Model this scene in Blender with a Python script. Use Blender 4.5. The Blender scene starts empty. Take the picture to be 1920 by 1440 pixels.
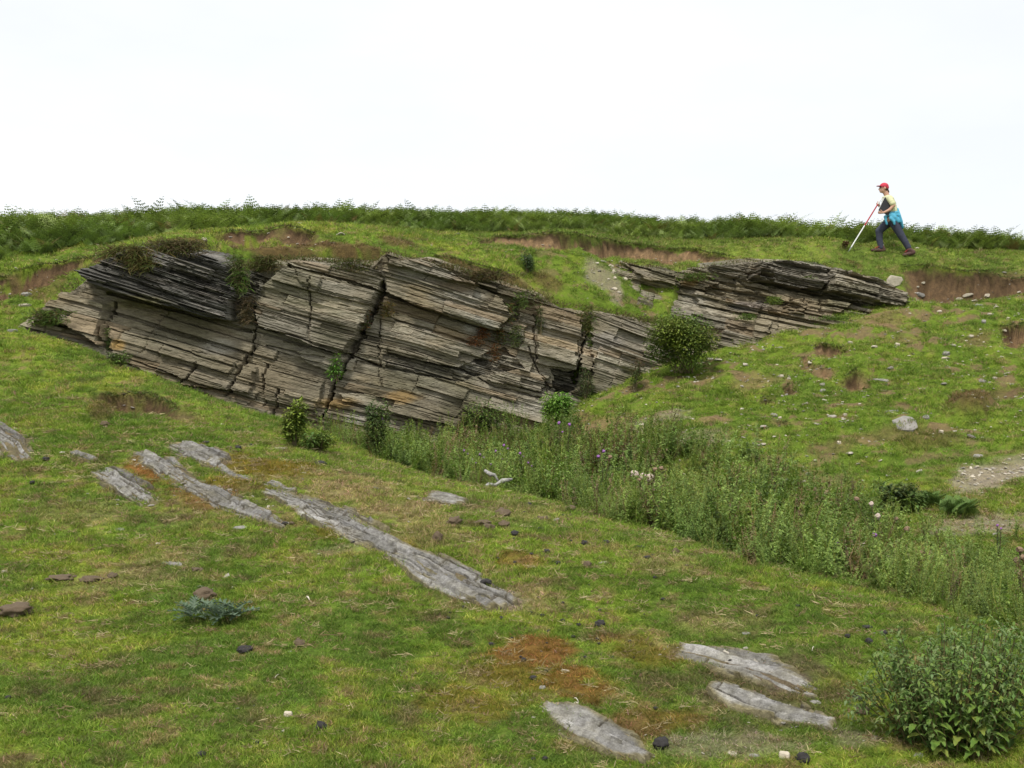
import bpy, bmesh, math, random
import numpy as np
from mathutils import Vector, Matrix, noise as mnoise

# ------------------------------------------------------------------ camera, sky, sun, exposure
sc = bpy.context.scene
COL = sc.collection
EYE = 1.6
FPX = 1940.0                     # focal length in pixels of the 1920-wide photograph
cam_d = bpy.data.cameras.new('camera'); cam = bpy.data.objects.new('camera', cam_d); COL.objects.link(cam)
cam_d.sensor_width = 36; cam_d.lens = 36 * FPX / 1920
cam_d.clip_start = .05; cam_d.clip_end = 6000
cam.location = (0, 0, EYE); cam.rotation_euler = (math.radians(90), 0, 0)
sc.camera = cam

SUN_EL, SUN_AZ = math.radians(58), math.radians(200)   # azimuth clockwise from +Y: behind the camera, a little left
world = bpy.data.worlds.new('World'); sc.world = world; world.use_nodes = True
wn, wl = world.node_tree.nodes, world.node_tree.links
wn.clear()
w_out = wn.new('ShaderNodeOutputWorld'); w_bg = wn.new('ShaderNodeBackground')
sky = wn.new('ShaderNodeTexSky'); sky.sky_type = 'NISHITA'; sky.sun_disc = False
sky.sun_elevation = SUN_EL; sky.sun_rotation = SUN_AZ
skm = wn.new('ShaderNodeMix'); skm.data_type = 'RGBA'; skm.blend_type = 'MULTIPLY'; skm.inputs[0].default_value = 1
wl.new(sky.outputs[0], skm.inputs[6]); skm.inputs[7].default_value = (.10, .10, .10, 1)
tc = wn.new('ShaderNodeTexCoord'); mp = wn.new('ShaderNodeMapping'); mp.inputs['Scale'].default_value = (1.2, 1.2, 3.2)
mp.inputs['Location'].default_value = (.3, 0, .35)
nz = wn.new('ShaderNodeTexNoise'); nz.inputs['Scale'].default_value = 1.6; nz.inputs['Detail'].default_value = 5; nz.inputs['Roughness'].default_value = .55
wl.new(tc.outputs['Generated'], mp.inputs[0]); wl.new(mp.outputs[0], nz.inputs['Vector'])
rmp = wn.new('ShaderNodeMapRange'); rmp.inputs[1].default_value = .3; rmp.inputs[2].default_value = .7
rmp.inputs[3].default_value = .84; rmp.inputs[4].default_value = 1.0
wl.new(nz.outputs[0], rmp.inputs[0])
clm = wn.new('ShaderNodeMix'); clm.data_type = 'RGBA'
wl.new(rmp.outputs[0], clm.inputs[0]); wl.new(skm.outputs[2], clm.inputs[6]); clm.inputs[7].default_value = (.945, .968, .995, 1)
wl.new(clm.outputs[2], w_bg.inputs[0]); w_bg.inputs[1].default_value = 1.0
wl.new(w_bg.outputs[0], w_out.inputs[0])

sun_d = bpy.data.lights.new('sun', 'SUN'); sun_d.energy = 2.8; sun_d.angle = math.radians(7); sun_d.color = (1, .96, .9)
sun = bpy.data.objects.new('sun', sun_d); COL.objects.link(sun)
sdir = Vector((math.sin(SUN_AZ) * math.cos(SUN_EL), math.cos(SUN_AZ) * math.cos(SUN_EL), math.sin(SUN_EL)))
sun.rotation_euler = sdir.to_track_quat('Z', 'Y').to_euler()
sc.view_settings.view_transform = 'Standard'; sc.view_settings.look = 'None'
sc.view_settings.exposure = .17; sc.view_settings.gamma = 1; sc.view_settings.use_curve_mapping = False
sc.render.engine = 'CYCLES'
sc.cycles.max_bounces = 5; sc.cycles.diffuse_bounces = 3; sc.cycles.transparent_max_bounces = 4

# ------------------------------------------------------------------ helpers
R = np.random.default_rng(11)
rnd = random.Random(5)
_T = [np.random.default_rng(100 + i).random((256, 256)) for i in range(8)]

def vn(x, y, s=0):
    x = np.asarray(x, float) + s * 13.7; y = np.asarray(y, float) + s * 7.3
    xi = np.floor(x).astype(np.int64); yi = np.floor(y).astype(np.int64)
    fx = x - xi; fy = y - yi
    fx = fx * fx * (3 - 2 * fx); fy = fy * fy * (3 - 2 * fy)
    t = _T[s % 8]
    a = t[xi & 255, yi & 255]; b = t[(xi + 1) & 255, yi & 255]
    c = t[xi & 255, (yi + 1) & 255]; d = t[(xi + 1) & 255, (yi + 1) & 255]
    return ((a * (1 - fx) + b * fx) * (1 - fy) + (c * (1 - fx) + d * fx) * fy) * 2 - 1

def fbm(x, y, s=0, o=4, g=.5):
    r = 0; a = 1; tot = 0
    ca, sa = .8, .6
    for i in range(o):
        r = r + a * vn(x, y, s + i); tot += a
        x, y = (ca * x - sa * y) * 2.03, (sa * x + ca * y) * 2.03
        a *= g
    return r / tot

def ss(a, b, x):
    t = np.clip((np.asarray(x, float) - a) / (b - a), 0, 1)
    return t * t * (3 - 2 * t)

def P(px, py, Y):
    return np.array([(px - 960) / FPX * Y, Y, EYE + (720 - py) / FPX * Y])

def tps_fit(pts):
    p = np.array(pts, float); n = len(p)
    d = np.hypot(p[:, None, 0] - p[None, :, 0], p[:, None, 1] - p[None, :, 1])
    K = np.where(d > 0, d * d * np.log(d + 1e-9), 0) + np.eye(n) * .04
    Q = np.c_[np.ones(n), p[:, :2]]
    A = np.block([[K, Q], [Q.T, np.zeros((3, 3))]])
    w = np.linalg.solve(A, np.r_[p[:, 2], 0, 0, 0])
    def f(x, y):
        x = np.asarray(x, float); y = np.asarray(y, float)
        r = w[n] + w[n + 1] * x + w[n + 2] * y
        for i in range(n):
            d2 = (x - p[i, 0]) ** 2 + (y - p[i, 1]) ** 2 + 1e-12
            r = r + w[i] * .5 * d2 * np.log(d2)
        return r
    return f

# ------------------------------------------------------------------ the lie of the land
F = [(0,1440,4.1),(480,1440,4.2),(960,1440,4.3),(1440,1440,4.35),(1900,1440,4.4),(0,1150,6.3),(500,1150,6.3),(960,1150,6.3),
     (1400,1200,5.9),(1750,1200,5.7),(0,950,8.8),(400,950,8.6),(800,1000,7.9),(1130,1020,7.7),(1500,1090,6.9),(1700,1150,6.2),
     (1920,1240,5.6),(1200,1000,8.6),(880,915,9.8),(700,880,10.6),(560,800,12.5),(330,722,13.6),(150,650,14.4),(0,610,14.6),
     (0,700,13),(0,820,10.5),(250,850,10),(400,780,11.8),(1250,985,10.6),(1400,1000,10),(1300,880,13.5),(1900,900,12),
     (1500,930,12.4),(1700,790,14.6),(1450,800,14.8),(1240,780,16),(1120,790,16.5),(1090,765,17.5),(1240,705,18.3),(1400,650,19.3),
     (1550,610,19.8),(1700,578,20.3),(1920,552,20.6),(1850,700,17),(1600,680,17.5)]
FW = [(-.4,12,.35),(0,14,.35),(-2,14.5,.5),(-2.5,16,.55),(0,17.4,.65),(-3.2,14.8,.7),(-4.3,15.6,.85),(-5.3,15.6,1.2),(3,8.5,0),(4,7.4,-.08),
      (4.4,6.6,-.05),(5,10,.1),(3,11,.12),(1,12.5,.2),(3,13,.3),(12,10,.5),(13,20,3.5),(8,5,0),(-9,8,.9),(-10,14,2.9),(-6,3,.1),
      (0,-3,-.3),(-5,-3,-.2),(5,-3,-.35),(0,1,-.1),(7,14,1.1),(0,19,.8),(-4,18,.9)]
frontf = tps_fit([tuple(P(*q)) for q in F] + FW)
B = [(0,500,17),(250,452,18.5),(430,438,19.2),(60,545,16.2),(180,512,16.0),(300,462,16.7),(400,452,17.1),(420,434,17.8),(540,427,18.2),(700,440,18.6),
     (460,490,16.9),(560,486,17.1),(720,474,17.7),(850,500,18),(980,542,18.3),(1050,570,18.6),(1250,605,19.3),(900,452,20.1),(1000,490,19.4),(1100,495,19.9),
     (1100,449,20.9),(1250,560,20),(1170,505,20.6),(1500,502,21.2),(1270,512,20.9),(1690,545,21),(1300,470,21.7),(1600,488,21.8),(1710,515,21.4),
     (1920,515,21.7),(960,440,21.6),(1300,455,22.6),(1600,465,22.8),(1920,475,23.1),(1703,479,21.7),(1648,473,21.9),(1590,462,21.9)]
BW = [(-12,26,5.25),(-6,27,5.5),(0,28,5.62),(5,27,5.25),(10,26,4.75),(14,26,4.35),(-12,32,5.2),(0,34,5.2),(12,32,4.4),(-9,17,3.5),(-12,18,3.7),(13,21,3.8),
      (-8.5,15.5,2.9)]
backf = tps_fit([tuple(P(*q)) for q in B] + BW)
YX = [-12,-7.4,-6.9,-6.4,-5.65,-3.5,-2.2,.2,2.0,2.9,3.4,4,5.5,8,9,12]
YA = [15.2,15.2,15.6,16.0,16.6,17.1,17.65,18.35,18.85,19.2,19.9,20.0,20.2,20.7,21.0,21.2]
YB = [17.0,16.8,16.5,16.3,16.9,17.35,17.9,18.55,19.1,19.5,20.95,21.0,21.2,21.1,21.5,21.7]

def ground0(x, y):
    x = np.asarray(x, float); y = np.asarray(y, float)
    xc = np.clip(x, -13, 13); yc = np.clip(y, -3, 33)
    a = frontf(xc, np.clip(yc, -3, 21)); b = backf(xc, np.clip(yc, 15, 33))
    ya = np.interp(xc, YX, YA); yb = np.interp(xc, YX, YB)
    t = ss(0, 1, (yc - ya) / (yb - ya))
    z = a * (1 - t) + b * t
    far = np.hypot(x - xc, y - yc)
    return z - far * .06

_YM = np.arange(3.2, 30, .05)
def hit(px, py, gf=None):
    gf = gf or ground0
    px = np.atleast_1d(np.asarray(px, float)); py = np.atleast_1d(np.asarray(py, float))
    X = (px[:, None] - 960) / FPX * _YM; Z = EYE + (720 - py[:, None]) / FPX * _YM
    g = gf(X, np.broadcast_to(_YM, X.shape))
    below = Z < g
    i = np.argmax(below, 1); i = np.where(below.any(1), i, len(_YM) - 1)
    Y = _YM[i]
    k = np.arange(len(px)); i0 = np.maximum(i - 1, 0)
    d1 = (Z - g)[k, i]; d0 = (Z - g)[k, i0]
    Y = Y - .05 * np.clip(-d1 / np.maximum(d0 - d1, 1e-6), 0, 1)
    return np.c_[(px - 960) / FPX * Y, Y, EYE + (720 - py) / FPX * Y]

# bare, mossy or dug patches of ground: (px, py, rx, ry, kind, height change, strength)
PATCH = [(255,752,80,24,'soil',-.18,1),(340,775,50,14,'soil',-.06,.7),(190,775,22,22,'heather',.06,.7),
 (60,520,65,8,'soil',-.06,.8),(150,500,60,7,'soil',-.06,.8),(215,488,40,6,'soil',-.04,.7),(110,600,22,24,'clay',-.1,.9),(90,545,40,12,'heather',0,.5),
 (450,452,55,16,'soil',-.06,.75),(560,445,50,18,'soil',-.06,.8),(345,462,65,10,'heather',.02,.8),(620,462,110,26,'heather',.06,1),(480,470,70,22,'heather',.04,.9),(560,478,90,14,'heather',.04,.9),(700,470,60,16,'heather',0,.9),
 (740,456,40,10,'heather',.02,.8),(880,512,90,24,'heather',.0,.85),(960,530,40,18,'heather',0,.8),(1030,530,30,14,'heather',.05,.7),(520,490,60,14,'heather',0,.8),
 (960,452,70,7,'soil',-.12,1),(1095,462,50,14,'clay',-.3,1),(1020,455,50,9,'soil',-.15,1),(1200,470,60,8,'soil',-.12,1),(1290,476,60,6,'soil',-.1,.9),(1400,488,50,6,'soil',-.05,.7),
 (1790,535,100,24,'soil',-.2,1),(1890,530,50,22,'soil',-.1,.9),(1720,545,35,25,'soil',-.1,1),(1600,495,25,5,'heather',0,.6),
 (1120,520,35,22,'gravel',-.02,.7),(1155,550,14,26,'gravel',0,.7),
 (1130,800,70,14,'clay',-.02,.7),(1230,800,90,16,'gravel',0,.55),(1060,800,45,16,'clay',0,.7),(1310,832,50,12,'gravel',0,.5),(1330,800,40,9,'clay',0,.6),
 (1560,665,28,12,'clay',-.16,1),(1515,688,20,9,'clay',-.14,1),(1548,705,28,10,'clay',-.1,.9),(1605,722,26,18,'clay',-.17,1),(1480,735,16,9,'soil',-.12,.8),(1436,753,20,12,'soil',-.1,.8),(1475,800,34,13,'clay',-.1,.9),
 (1905,632,34,26,'clay',-.28,1),(1820,765,50,24,'heather',.14,.9),(1880,745,50,12,'soil',-.08,.7),(1700,640,60,12,'clay',-.04,.5),(1830,640,30,20,'soil',-.05,.6),
 (1690,820,80,14,'soil',-.05,.5),(1620,830,30,14,'clay',-.06,.6),(1740,830,60,20,'heather',.05,.55),(1560,850,60,12,'soil',-.02,.5),(1650,605,60,12,'clay',0,.5),(1420,720,60,12,'clay',-.03,.5),(1330,720,40,10,'clay',-.03,.5),(1250,740,40,8,'clay',-.02,.5),
 (1880,880,90,26,'gravel',-.03,.9),(1830,905,60,22,'gravel',0,.8),(1850,985,110,22,'gravel',0,.7),
 (285,880,60,34,'rust',0,.9),(390,932,60,20,'rust',0,.7),(1000,1225,85,40,'rust',0,.85),(1080,1270,70,36,'rust',0,.75),(1110,1300,60,30,'rust',0,.7),(1240,1350,110,24,'rust',0,.5),(1180,1370,60,22,'rust',0,.5),
 (1480,985+20,30,6,'rust',0,.3),(970,1050,50,14,'rust',0,.5),(1160,1200,60,10,'rust',0,.4),
 (480,880,90,30,'moss',0,.9),(560,885,60,22,'moss',0,.8),(750,1030,40,16,'moss',.01,.9),(420,905,50,20,'moss',0,.8),(960,1270,90,30,'moss',.01,.7),(900,1320,120,36,'moss',0,.6),(1250,1225,90,22,'moss',0,.7),(640,1000,60,16,'moss',0,.6),
 (640,915,110,32,'straw',0,.85),(730,960,120,34,'straw',0,.7),(820,1010,80,30,'straw',0,.5),(150,960,90,26,'straw',0,.35),(330,1040,90,20,'straw',0,.4),(640,895,60,20,'straw',0,.6),
 (1000,1120,60,30,'straw',0,.7),(980,965,70,24,'straw',0,.45),(1260,1060,80,22,'straw',0,.4),(1330,1170,90,26,'straw',0,.4),(240,1080,120,20,'straw',0,.4),
 (430,950,160,40,'earth',0,.35),(1440,1270,140,60,'earth',-.01,.7),(1450,1330,130,50,'earth',0,.5),(1130,1370,120,50,'earth',0,.4),(880,1110,80,30,'earth',0,.4),(1350,1400,160,26,'gravel',0,.45),(960,1130,40,20,'gravel',0,.6),(650,1030,60,14,'gravel',0,.35),(1620,1390,70,22,'gravel',0,.45)]
PC = {'soil':(.15,.097,.060),'clay':(.25,.165,.10),'heather':(.125,.088,.040),'gravel':(.27,.23,.18),'rust':(.20,.095,.030),'moss':(.16,.125,.02),'straw':(.26,.21,.105),'earth':(.11,.085,.05)}
PG = {'soil':.03,'clay':.03,'heather':.9,'gravel':.12,'rust':.45,'moss':.5,'straw':.8,'earth':.35}   # how much turf still grows there
_a = np.array([(p[0], p[1], p[2], p[3]) for p in PATCH], float)
_c = hit(_a[:, 0], _a[:, 1]); _e1 = hit(_a[:, 0] + _a[:, 2], _a[:, 1]); _e2 = hit(_a[:, 0], _a[:, 1] - _a[:, 3]); _e3 = hit(_a[:, 0], _a[:, 1] + _a[:, 3])
PW = []
for i, p in enumerate(PATCH):
    e1 = np.array([_a[i, 2] / FPX * _c[i, 1], 0.0]);
    up = _e2[i, :2] - _c[i, :2]; dn = _c[i, :2] - _e3[i, :2]
    e2 = up if np.hypot(*up) < np.hypot(*dn) else dn
    L = np.hypot(*e2)
    if L > 1.6: e2 = e2 * 1.6 / L
    if L < .06: e2 = np.array([0, .12])
    PW.append((_c[i, 0], _c[i, 1], np.linalg.inv(np.array([e1, e2]).T), p[4], p[5], p[6], 2.0 * max(abs(e1[0]), np.hypot(*e2)) + .2))

def patches(x, y):
    for cx, cy, M, kind, dh, st, rad in PW:
        m = (np.abs(x - cx) < rad) & (np.abs(y - cy) < rad)
        if not m.any(): continue
        xs = x[m] - cx; ys = y[m] - cy
        a = M[0, 0] * xs + M[0, 1] * ys; b = M[1, 0] * xs + M[1, 1] * ys
        r = np.hypot(a, b) + (.42 if dh else .75) * fbm(x[m] * 3.1 + cx, y[m] * 3.1, 3, 4) + (0 if dh else .3 * vn(x[m] * 13, y[m] * 13, 4))
        yield m, r, kind, dh, st

# little soil cliffs where the turf has broken away: pixel line, drop, reach in front
SCARP = [([(-40,530),(20,520),(70,508),(130,494),(190,482),(245,472)], [.08,.14,.20,.20,.16,.04], .6, 'soil'),
 ([(398,447),(430,436),(470,438),(520,430),(560,433),(600,440)], [.0,.25,.28,.2,.22,.0], .6, 'soil'),
 ([(870,452),(930,446),(1000,446),(1040,447),(1095,447),(1140,452),(1200,462),(1290,470),(1420,487)], [.0,.12,.16,.34,.42,.35,.18,.15,.0], .8, 'clay'),
 ([(1690,505),(1740,508),(1800,512),(1860,514),(1960,520)], [.1,.4,.45,.45,.35], 1.3, 'soil'),
 ([(175,742),(215,735),(265,733),(310,748),(345,765)], [.0,.16,.24,.2,.0], .6, 'soil'),
 ([(1520,660),(1545,652),(1575,653),(1595,664)], [.0,.2,.2,.0], .45, 'clay'), ([(1490,676),(1510,672),(1535,690),(1560,700)], [.0,.18,.14,.0], .4, 'clay'),
 ([(1580,715),(1605,708),(1635,725)], [.0,.22,.0], .5, 'clay'), ([(1872,625),(1900,612),(1950,616)], [.0,.34,.3], .6, 'clay'), ([(1465,735),(1480,727),(1500,733)], [.0,.13,.0], .35, 'soil'), ([(1420,750),(1437,744),(1455,750)], [.0,.13,.0], .35, 'soil'),
 ([(1445,798),(1475,790),(1510,800)], [.0,.14,.0], .4, 'clay'), ([(780,500),(860,497),(930,512),(980,532)], [.0,.12,.16,.0], .35, 'soil')]
_SC = []
for _l, _h, _r, _k in SCARP:
    _w = hit([q[0] for q in _l], [q[1] for q in _l]); _SC.append((_w[:, 0], _w[:, 1], np.array(_h), _r, _k))
def scarps(x, y):
    for wx, wy, h, reach, kind in _SC:
        m = (x > wx[0]) & (x < wx[-1]) & (y > wy.min() - reach - .6) & (y < wy.max() + .5)
        if not m.any(): continue
        xs, y_ = x[m], y[m]
        d = np.interp(xs, wx, wy) + .11 * fbm(xs * 3.1, xs * 0 + wy[0], 3, 4) - y_          # metres in front of the break
        yield m, d, np.interp(xs, wx, h) * np.clip(.85 + .9 * fbm(xs * 1.6 + wy[0], xs * 0 + 5, 6, 3), .12, 1.25), reach, kind
def ground(x, y, fine=True):
    x = np.asarray(x, float); y = np.asarray(y, float)
    z = ground0(x, y)
    slope = ss(11.5, 14, y) * ss(.3, 1.8, x - (y - 17) * -.3) * (1 - ss(20.6, 21.4, y))
    z = z + .035 * fbm(x * .9, y * .9, 1, 3)
    if fine:
        z = z + .020 * fbm(x * 3.4, y * 3.4, 2, 3) + .012 * np.maximum(vn(x * 7.5, y * 7.5, 6), 0) * (1 - ss(9, 12, y))
        z = z + slope * (.12 * fbm(x * 1.2, y * 1.7, 4, 3) + .05 * np.abs(vn(x * 2.6, y * 3.9, 5)) + .07 * np.abs(vn(x * 1.1 + .2 * y, y * 3.1, 3)))
        ban = ss(15, 16.5, y)
        z = z + ban * (.05 * fbm(x * 1.6, y * 1.6, 6, 3))
        zs = np.zeros_like(z)
        for m, r, kind, dh, st in patches(x, y):
            if dh:
                zs[m] += dh * (1 - ss(.55, 1.05, r))
        for m, d, h, reach, kind in scarps(x, y):
            f = ss(-.03, .13, d + .03 * vn(x[m] * 14, d * 12, 3)) * (1 - ss(.15, reach, d)); zs[m] -= 1.25 * h * f * (1 + .35 * fbm(x[m] * 6, d * 9, 2, 3)); zs[m] += .03 * h / .3 * ss(-.3, -.03, d) * (1 - ss(-.03, .0, d))
        z = z + zs
    return z

def gnormal(x, y):
    e = .06
    dx = (ground(x + e, y) - ground(x - e, y)) / (2 * e); dy = (ground(x, y + e) - ground(x, y - e)) / (2 * e)
    n = np.stack([-dx, -dy, np.ones_like(dx)], -1)
    return n / np.linalg.norm(n, axis=-1, keepdims=True)

def lerp(a, b, t):
    t = np.asarray(t)[..., None]
    return a * (1 - t) + b * t

def gcolor(x, y):
    """turf colour and how thick the turf stands"""
    n1 = fbm(x * .55, y * .55, 0, 4); n2 = fbm(x * 1.5 + 4, y * 1.5, 2, 4); n3 = fbm(x * 5, y * 5, 3, 3); n4 = fbm(x * 14, y * 14, 5, 2)
    c = lerp(np.array([.085, .135, .022]), np.array([.150, .205, .030]), ss(-.5, .4, .55 * n1 + .5 * n3 + .5 * n2 + .2 * n4))
    c = lerp(c, np.array([.205, .225, .035]), .6 * ss(.08, .45, n2 * .6 + .5 * n3 + .35 * n4))
    c = lerp(c, np.array([.23, .185, .085]), .75 * ss(.26, .5, n3 * .5 + n4 * .9 + .15 * n1))
    c = lerp(c, np.array([.10, .085, .035]), .55 * ss(.28, .5, -n4 * .6 - n3 * .5 + .2 * n2))
    near = 1 - ss(9, 12, y)
    right = ss(11.5, 14, y) * ss(-.5, 1.5, x) * (1 - ss(20.6, 21.5, y))
    c = lerp(c, np.array([.115, .170, .022]), .45 * right)
    c = lerp(c, np.array([.19, .135, .08]), right * .85 * ss(.22, .36, fbm(x * 2.9, y * 3.6, 6, 5) + .10 * n4))
    d = 1 - .85 * right * ss(.22, .36, fbm(x * 2.9, y * 3.6, 6, 5) + .10 * n4)
    plat = ss(19.5, 21.5, y)
    c = lerp(c, np.array([.14, .17, .045]), .35 * plat)
    c = lerp(c, np.array([.12, .09, .05]), near * .6 * ss(.33, .6, fbm(x * 3.3 + 9, y * 3.3, 1, 3)))
    for m, r, kind, dh, st in patches(x, y):
        w = st * (1 - ss(.55, 1.15, r + (.25 if kind in ('rust', 'moss', 'straw', 'earth') else .1) * n4[m]))
        c[m] = lerp(c[m], np.array(PC[kind]), w)
        d[m] = d[m] * (1 - w) + PG[kind] * w
    for m, dd, h, reach, kind in scarps(x, y):
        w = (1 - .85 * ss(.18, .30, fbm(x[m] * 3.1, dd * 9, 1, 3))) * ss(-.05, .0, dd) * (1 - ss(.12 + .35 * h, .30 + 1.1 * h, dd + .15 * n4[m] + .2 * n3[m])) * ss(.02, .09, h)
        below_lip = ss(.0, .05, dd)[:, None]; c[m] = lerp(c[m], (np.array([.075, .05, .03]) * (1 - below_lip) + np.array(PC[kind]) * below_lip) * (1 + .55 * fbm(x[m] * 19, dd * 75, 4, 3))[:, None], w); d[m] = d[m] * (1 - .97 * w)  # colour darkest in a thin band right under the lip
    d = np.where(d < .4, d * .25, d)
    gain = np.array([1.12, 1.19, 1.02]); live = np.clip((c[:, 1] - c[:, 0]) / .03, 0, 1)[:, None]
    return c * (1 + (gain - 1) * (.35 + .65 * live)), d

# ------------------------------------------------------------------ materials
def new_mat(name):
    m = bpy.data.materials.new(name); m.use_nodes = True
    nt = m.node_tree; nt.nodes.clear()
    o = nt.nodes.new('ShaderNodeOutputMaterial'); p = nt.nodes.new('ShaderNodeBsdfPrincipled')
    nt.links.new(p.outputs[0], o.inputs[0])
    p.inputs['Specular IOR Level'].default_value = .3; p.inputs['Roughness'].default_value = .85
    return m, nt, p, o

def mix(nt, a, b, fac, mode='MIX'):
    n = nt.nodes.new('ShaderNodeMix'); n.data_type = 'RGBA'; n.blend_type = mode
    for s, v in ((0, fac), (6, a), (7, b)):
        if hasattr(v, 'links'): nt.links.new(v, n.inputs[s])
        else: n.inputs[s].default_value = v if s == 0 else (*v, 1) if len(v) == 3 else v
    return n.outputs[2]

def noise_tex(nt, scale, detail=4, rough=.6, stretch=(1, 1, 1), rot=(0, 0, 0)):
    t = nt.nodes.new('ShaderNodeTexCoord'); mpp = nt.nodes.new('ShaderNodeMapping'); n = nt.nodes.new('ShaderNodeTexNoise')
    mpp.inputs['Scale'].default_value = stretch; mpp.inputs['Rotation'].default_value = rot
    nt.links.new(t.outputs['Object'], mpp.inputs[0]); nt.links.new(mpp.outputs[0], n.inputs['Vector'])
    n.inputs['Scale'].default_value = scale; n.inputs['Detail'].default_value = detail; n.inputs['Roughness'].default_value = rough
    return n.outputs[0]

def mrange(nt, v, a, b, c=0, d=1):
    n = nt.nodes.new('ShaderNodeMapRange'); nt.links.new(v, n.inputs[0])
    for i, q in enumerate((a, b, c, d)): n.inputs[i + 1].default_value = q
    return n.outputs[0]

def bump(nt, p, v, strength=.5, dist=.02):
    b = nt.nodes.new('ShaderNodeBump'); b.inputs['Strength'].default_value = strength; b.inputs['Distance'].default_value = dist
    nt.links.new(v, b.inputs['Height']); nt.links.new(b.outputs[0], p.inputs['Normal'])

def vcol(nt, name='col', typ='GEOMETRY'):
    a = nt.nodes.new('ShaderNodeAttribute'); a.attribute_type = typ; a.attribute_name = name
    return a.outputs['Color']

def mat_ground():
    m, nt, p, o = new_mat('turf_and_soil')
    c = vcol(nt)
    n = noise_tex(nt, 60, 5, .7); n2 = noise_tex(nt, 14, 4, .6)
    v = mix(nt, c, mix(nt, (.55, .5, .45), (1.35, 1.35, 1.3), mrange(nt, n, .3, .7)), 1, 'MULTIPLY')
    v = mix(nt, v, mix(nt, (.75, .75, .8), (1.2, 1.18, 1.1), mrange(nt, n2, .3, .7)), 1, 'MULTIPLY')
    nt.links.new(v, p.inputs['Base Color']); p.inputs['Roughness'].default_value = .95; p.inputs['Specular IOR Level'].default_value = .1
    bump(nt, p, n, .8, .02)
    return m

def mat_rock(name='slate_rock', lich=1.0):
    m, nt, p, o = new_mat(name)
    c = vcol(nt)
    a = noise_tex(nt, 9, 6, .65, (.45, 1, 3.4), (0, math.radians(16), 0))
    f = noise_tex(nt, 45, 4, .7, (.5, 1, 2.2), (0, math.radians(16), 0))
    sp = noise_tex(nt, 38, 3, .55)
    sp2 = noise_tex(nt, 5, 4, .6)
    v = mix(nt, c, mix(nt, (.55, .52, .48), (1.4, 1.38, 1.35), mrange(nt, a, .28, .72)), 1, 'MULTIPLY')
    v = mix(nt, v, mix(nt, (.7, .68, .66), (1.25, 1.25, 1.25), mrange(nt, f, .3, .7)), 1, 'MULTIPLY')
    k = nt.nodes.new('ShaderNodeMath'); k.operation = 'MULTIPLY'
    nt.links.new(mrange(nt, sp, .64, .72), k.inputs[0]); nt.links.new(mrange(nt, sp2, .45, .62, 0, .6 * lich), k.inputs[1])
    v = mix(nt, v, (.46, .46, .42), k.outputs[0])
    nt.links.new(v, p.inputs['Base Color']); p.inputs['Roughness'].default_value = .8
    bump(nt, p, f, .5, .015)
    return m

def mat_inst(name, trans=.25, rough=.6, gain=1.0):
    """leaf or blade colour carried by each planted point"""
    m, nt, p, o = new_mat(name)
    c = vcol(nt, 'tint', 'INSTANCER')
    b = vcol(nt, 'shade')
    v = mix(nt, c, b, 1, 'MULTIPLY')
    nt.links.new(v, p.inputs['Base Color']); p.inputs['Roughness'].default_value = rough; p.inputs['Specular IOR Level'].default_value = .25
    t = nt.nodes.new('ShaderNodeBsdfTranslucent'); nt.links.new(mix(nt, v, (1.0, 1.15, .5), 1, 'MULTIPLY'), t.inputs[0])
    s = nt.nodes.new('ShaderNodeMixShader'); s.inputs[0].default_value = trans
    nt.links.new(p.outputs[0], s.inputs[1]); nt.links.new(t.outputs[0], s.inputs[2]); nt.links.new(s.outputs[0], o.inputs[0])
    return m

def mat_leaf(name, col, var=.35, trans=.25, scale=30, rough=.55, spec=.3):
    m, nt, p, o = new_mat(name)
    n = noise_tex(nt, scale, 3)
    lo = tuple(x * (1 - var) for x in col); hi = tuple(min(1, x * (1 + var)) for x in col)
    v = mix(nt, lo, hi, mrange(nt, n, .3, .7))
    nt.links.new(v, p.inputs['Base Color']); p.inputs['Roughness'].default_value = rough; p.inputs['Specular IOR Level'].default_value = spec
    if trans:
        t = nt.nodes.new('ShaderNodeBsdfTranslucent'); nt.links.new(v, t.inputs[0])
        s = nt.nodes.new('ShaderNodeMixShader'); s.inputs[0].default_value = trans
        nt.links.new(p.outputs[0], s.inputs[1]); nt.links.new(t.outputs[0], s.inputs[2]); nt.links.new(s.outputs[0], o.inputs[0])
    return m

def mat_vleaf(name, trans=.25):
    m, nt, p, o = new_mat(name)
    v = vcol(nt)
    nt.links.new(v, p.inputs['Base Color']); p.inputs['Roughness'].default_value = .65; p.inputs['Specular IOR Level'].default_value = .2
    t = nt.nodes.new('ShaderNodeBsdfTranslucent'); nt.links.new(v, t.inputs[0])
    s = nt.nodes.new('ShaderNodeMixShader'); s.inputs[0].default_value = trans
    nt.links.new(p.outputs[0], s.inputs[1]); nt.links.new(t.outputs[0], s.inputs[2]); nt.links.new(s.outputs[0], o.inputs[0])
    return m

def mat_plain(name, col, var=.2, scale=12, rough=.8, bumpy=.3, bd=.01):
    m, nt, p, o = new_mat(name)
    n = noise_tex(nt, scale, 5, .65)
    v = mix(nt, tuple(x * (1 - var) for x in col), tuple(min(1, x * (1 + var)) for x in col), mrange(nt, n, .3, .7))
    nt.links.new(v, p.inputs['Base Color']); p.inputs['Roughness'].default_value = rough
    if bumpy: bump(nt, p, n, bumpy, bd)
    return m

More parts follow.
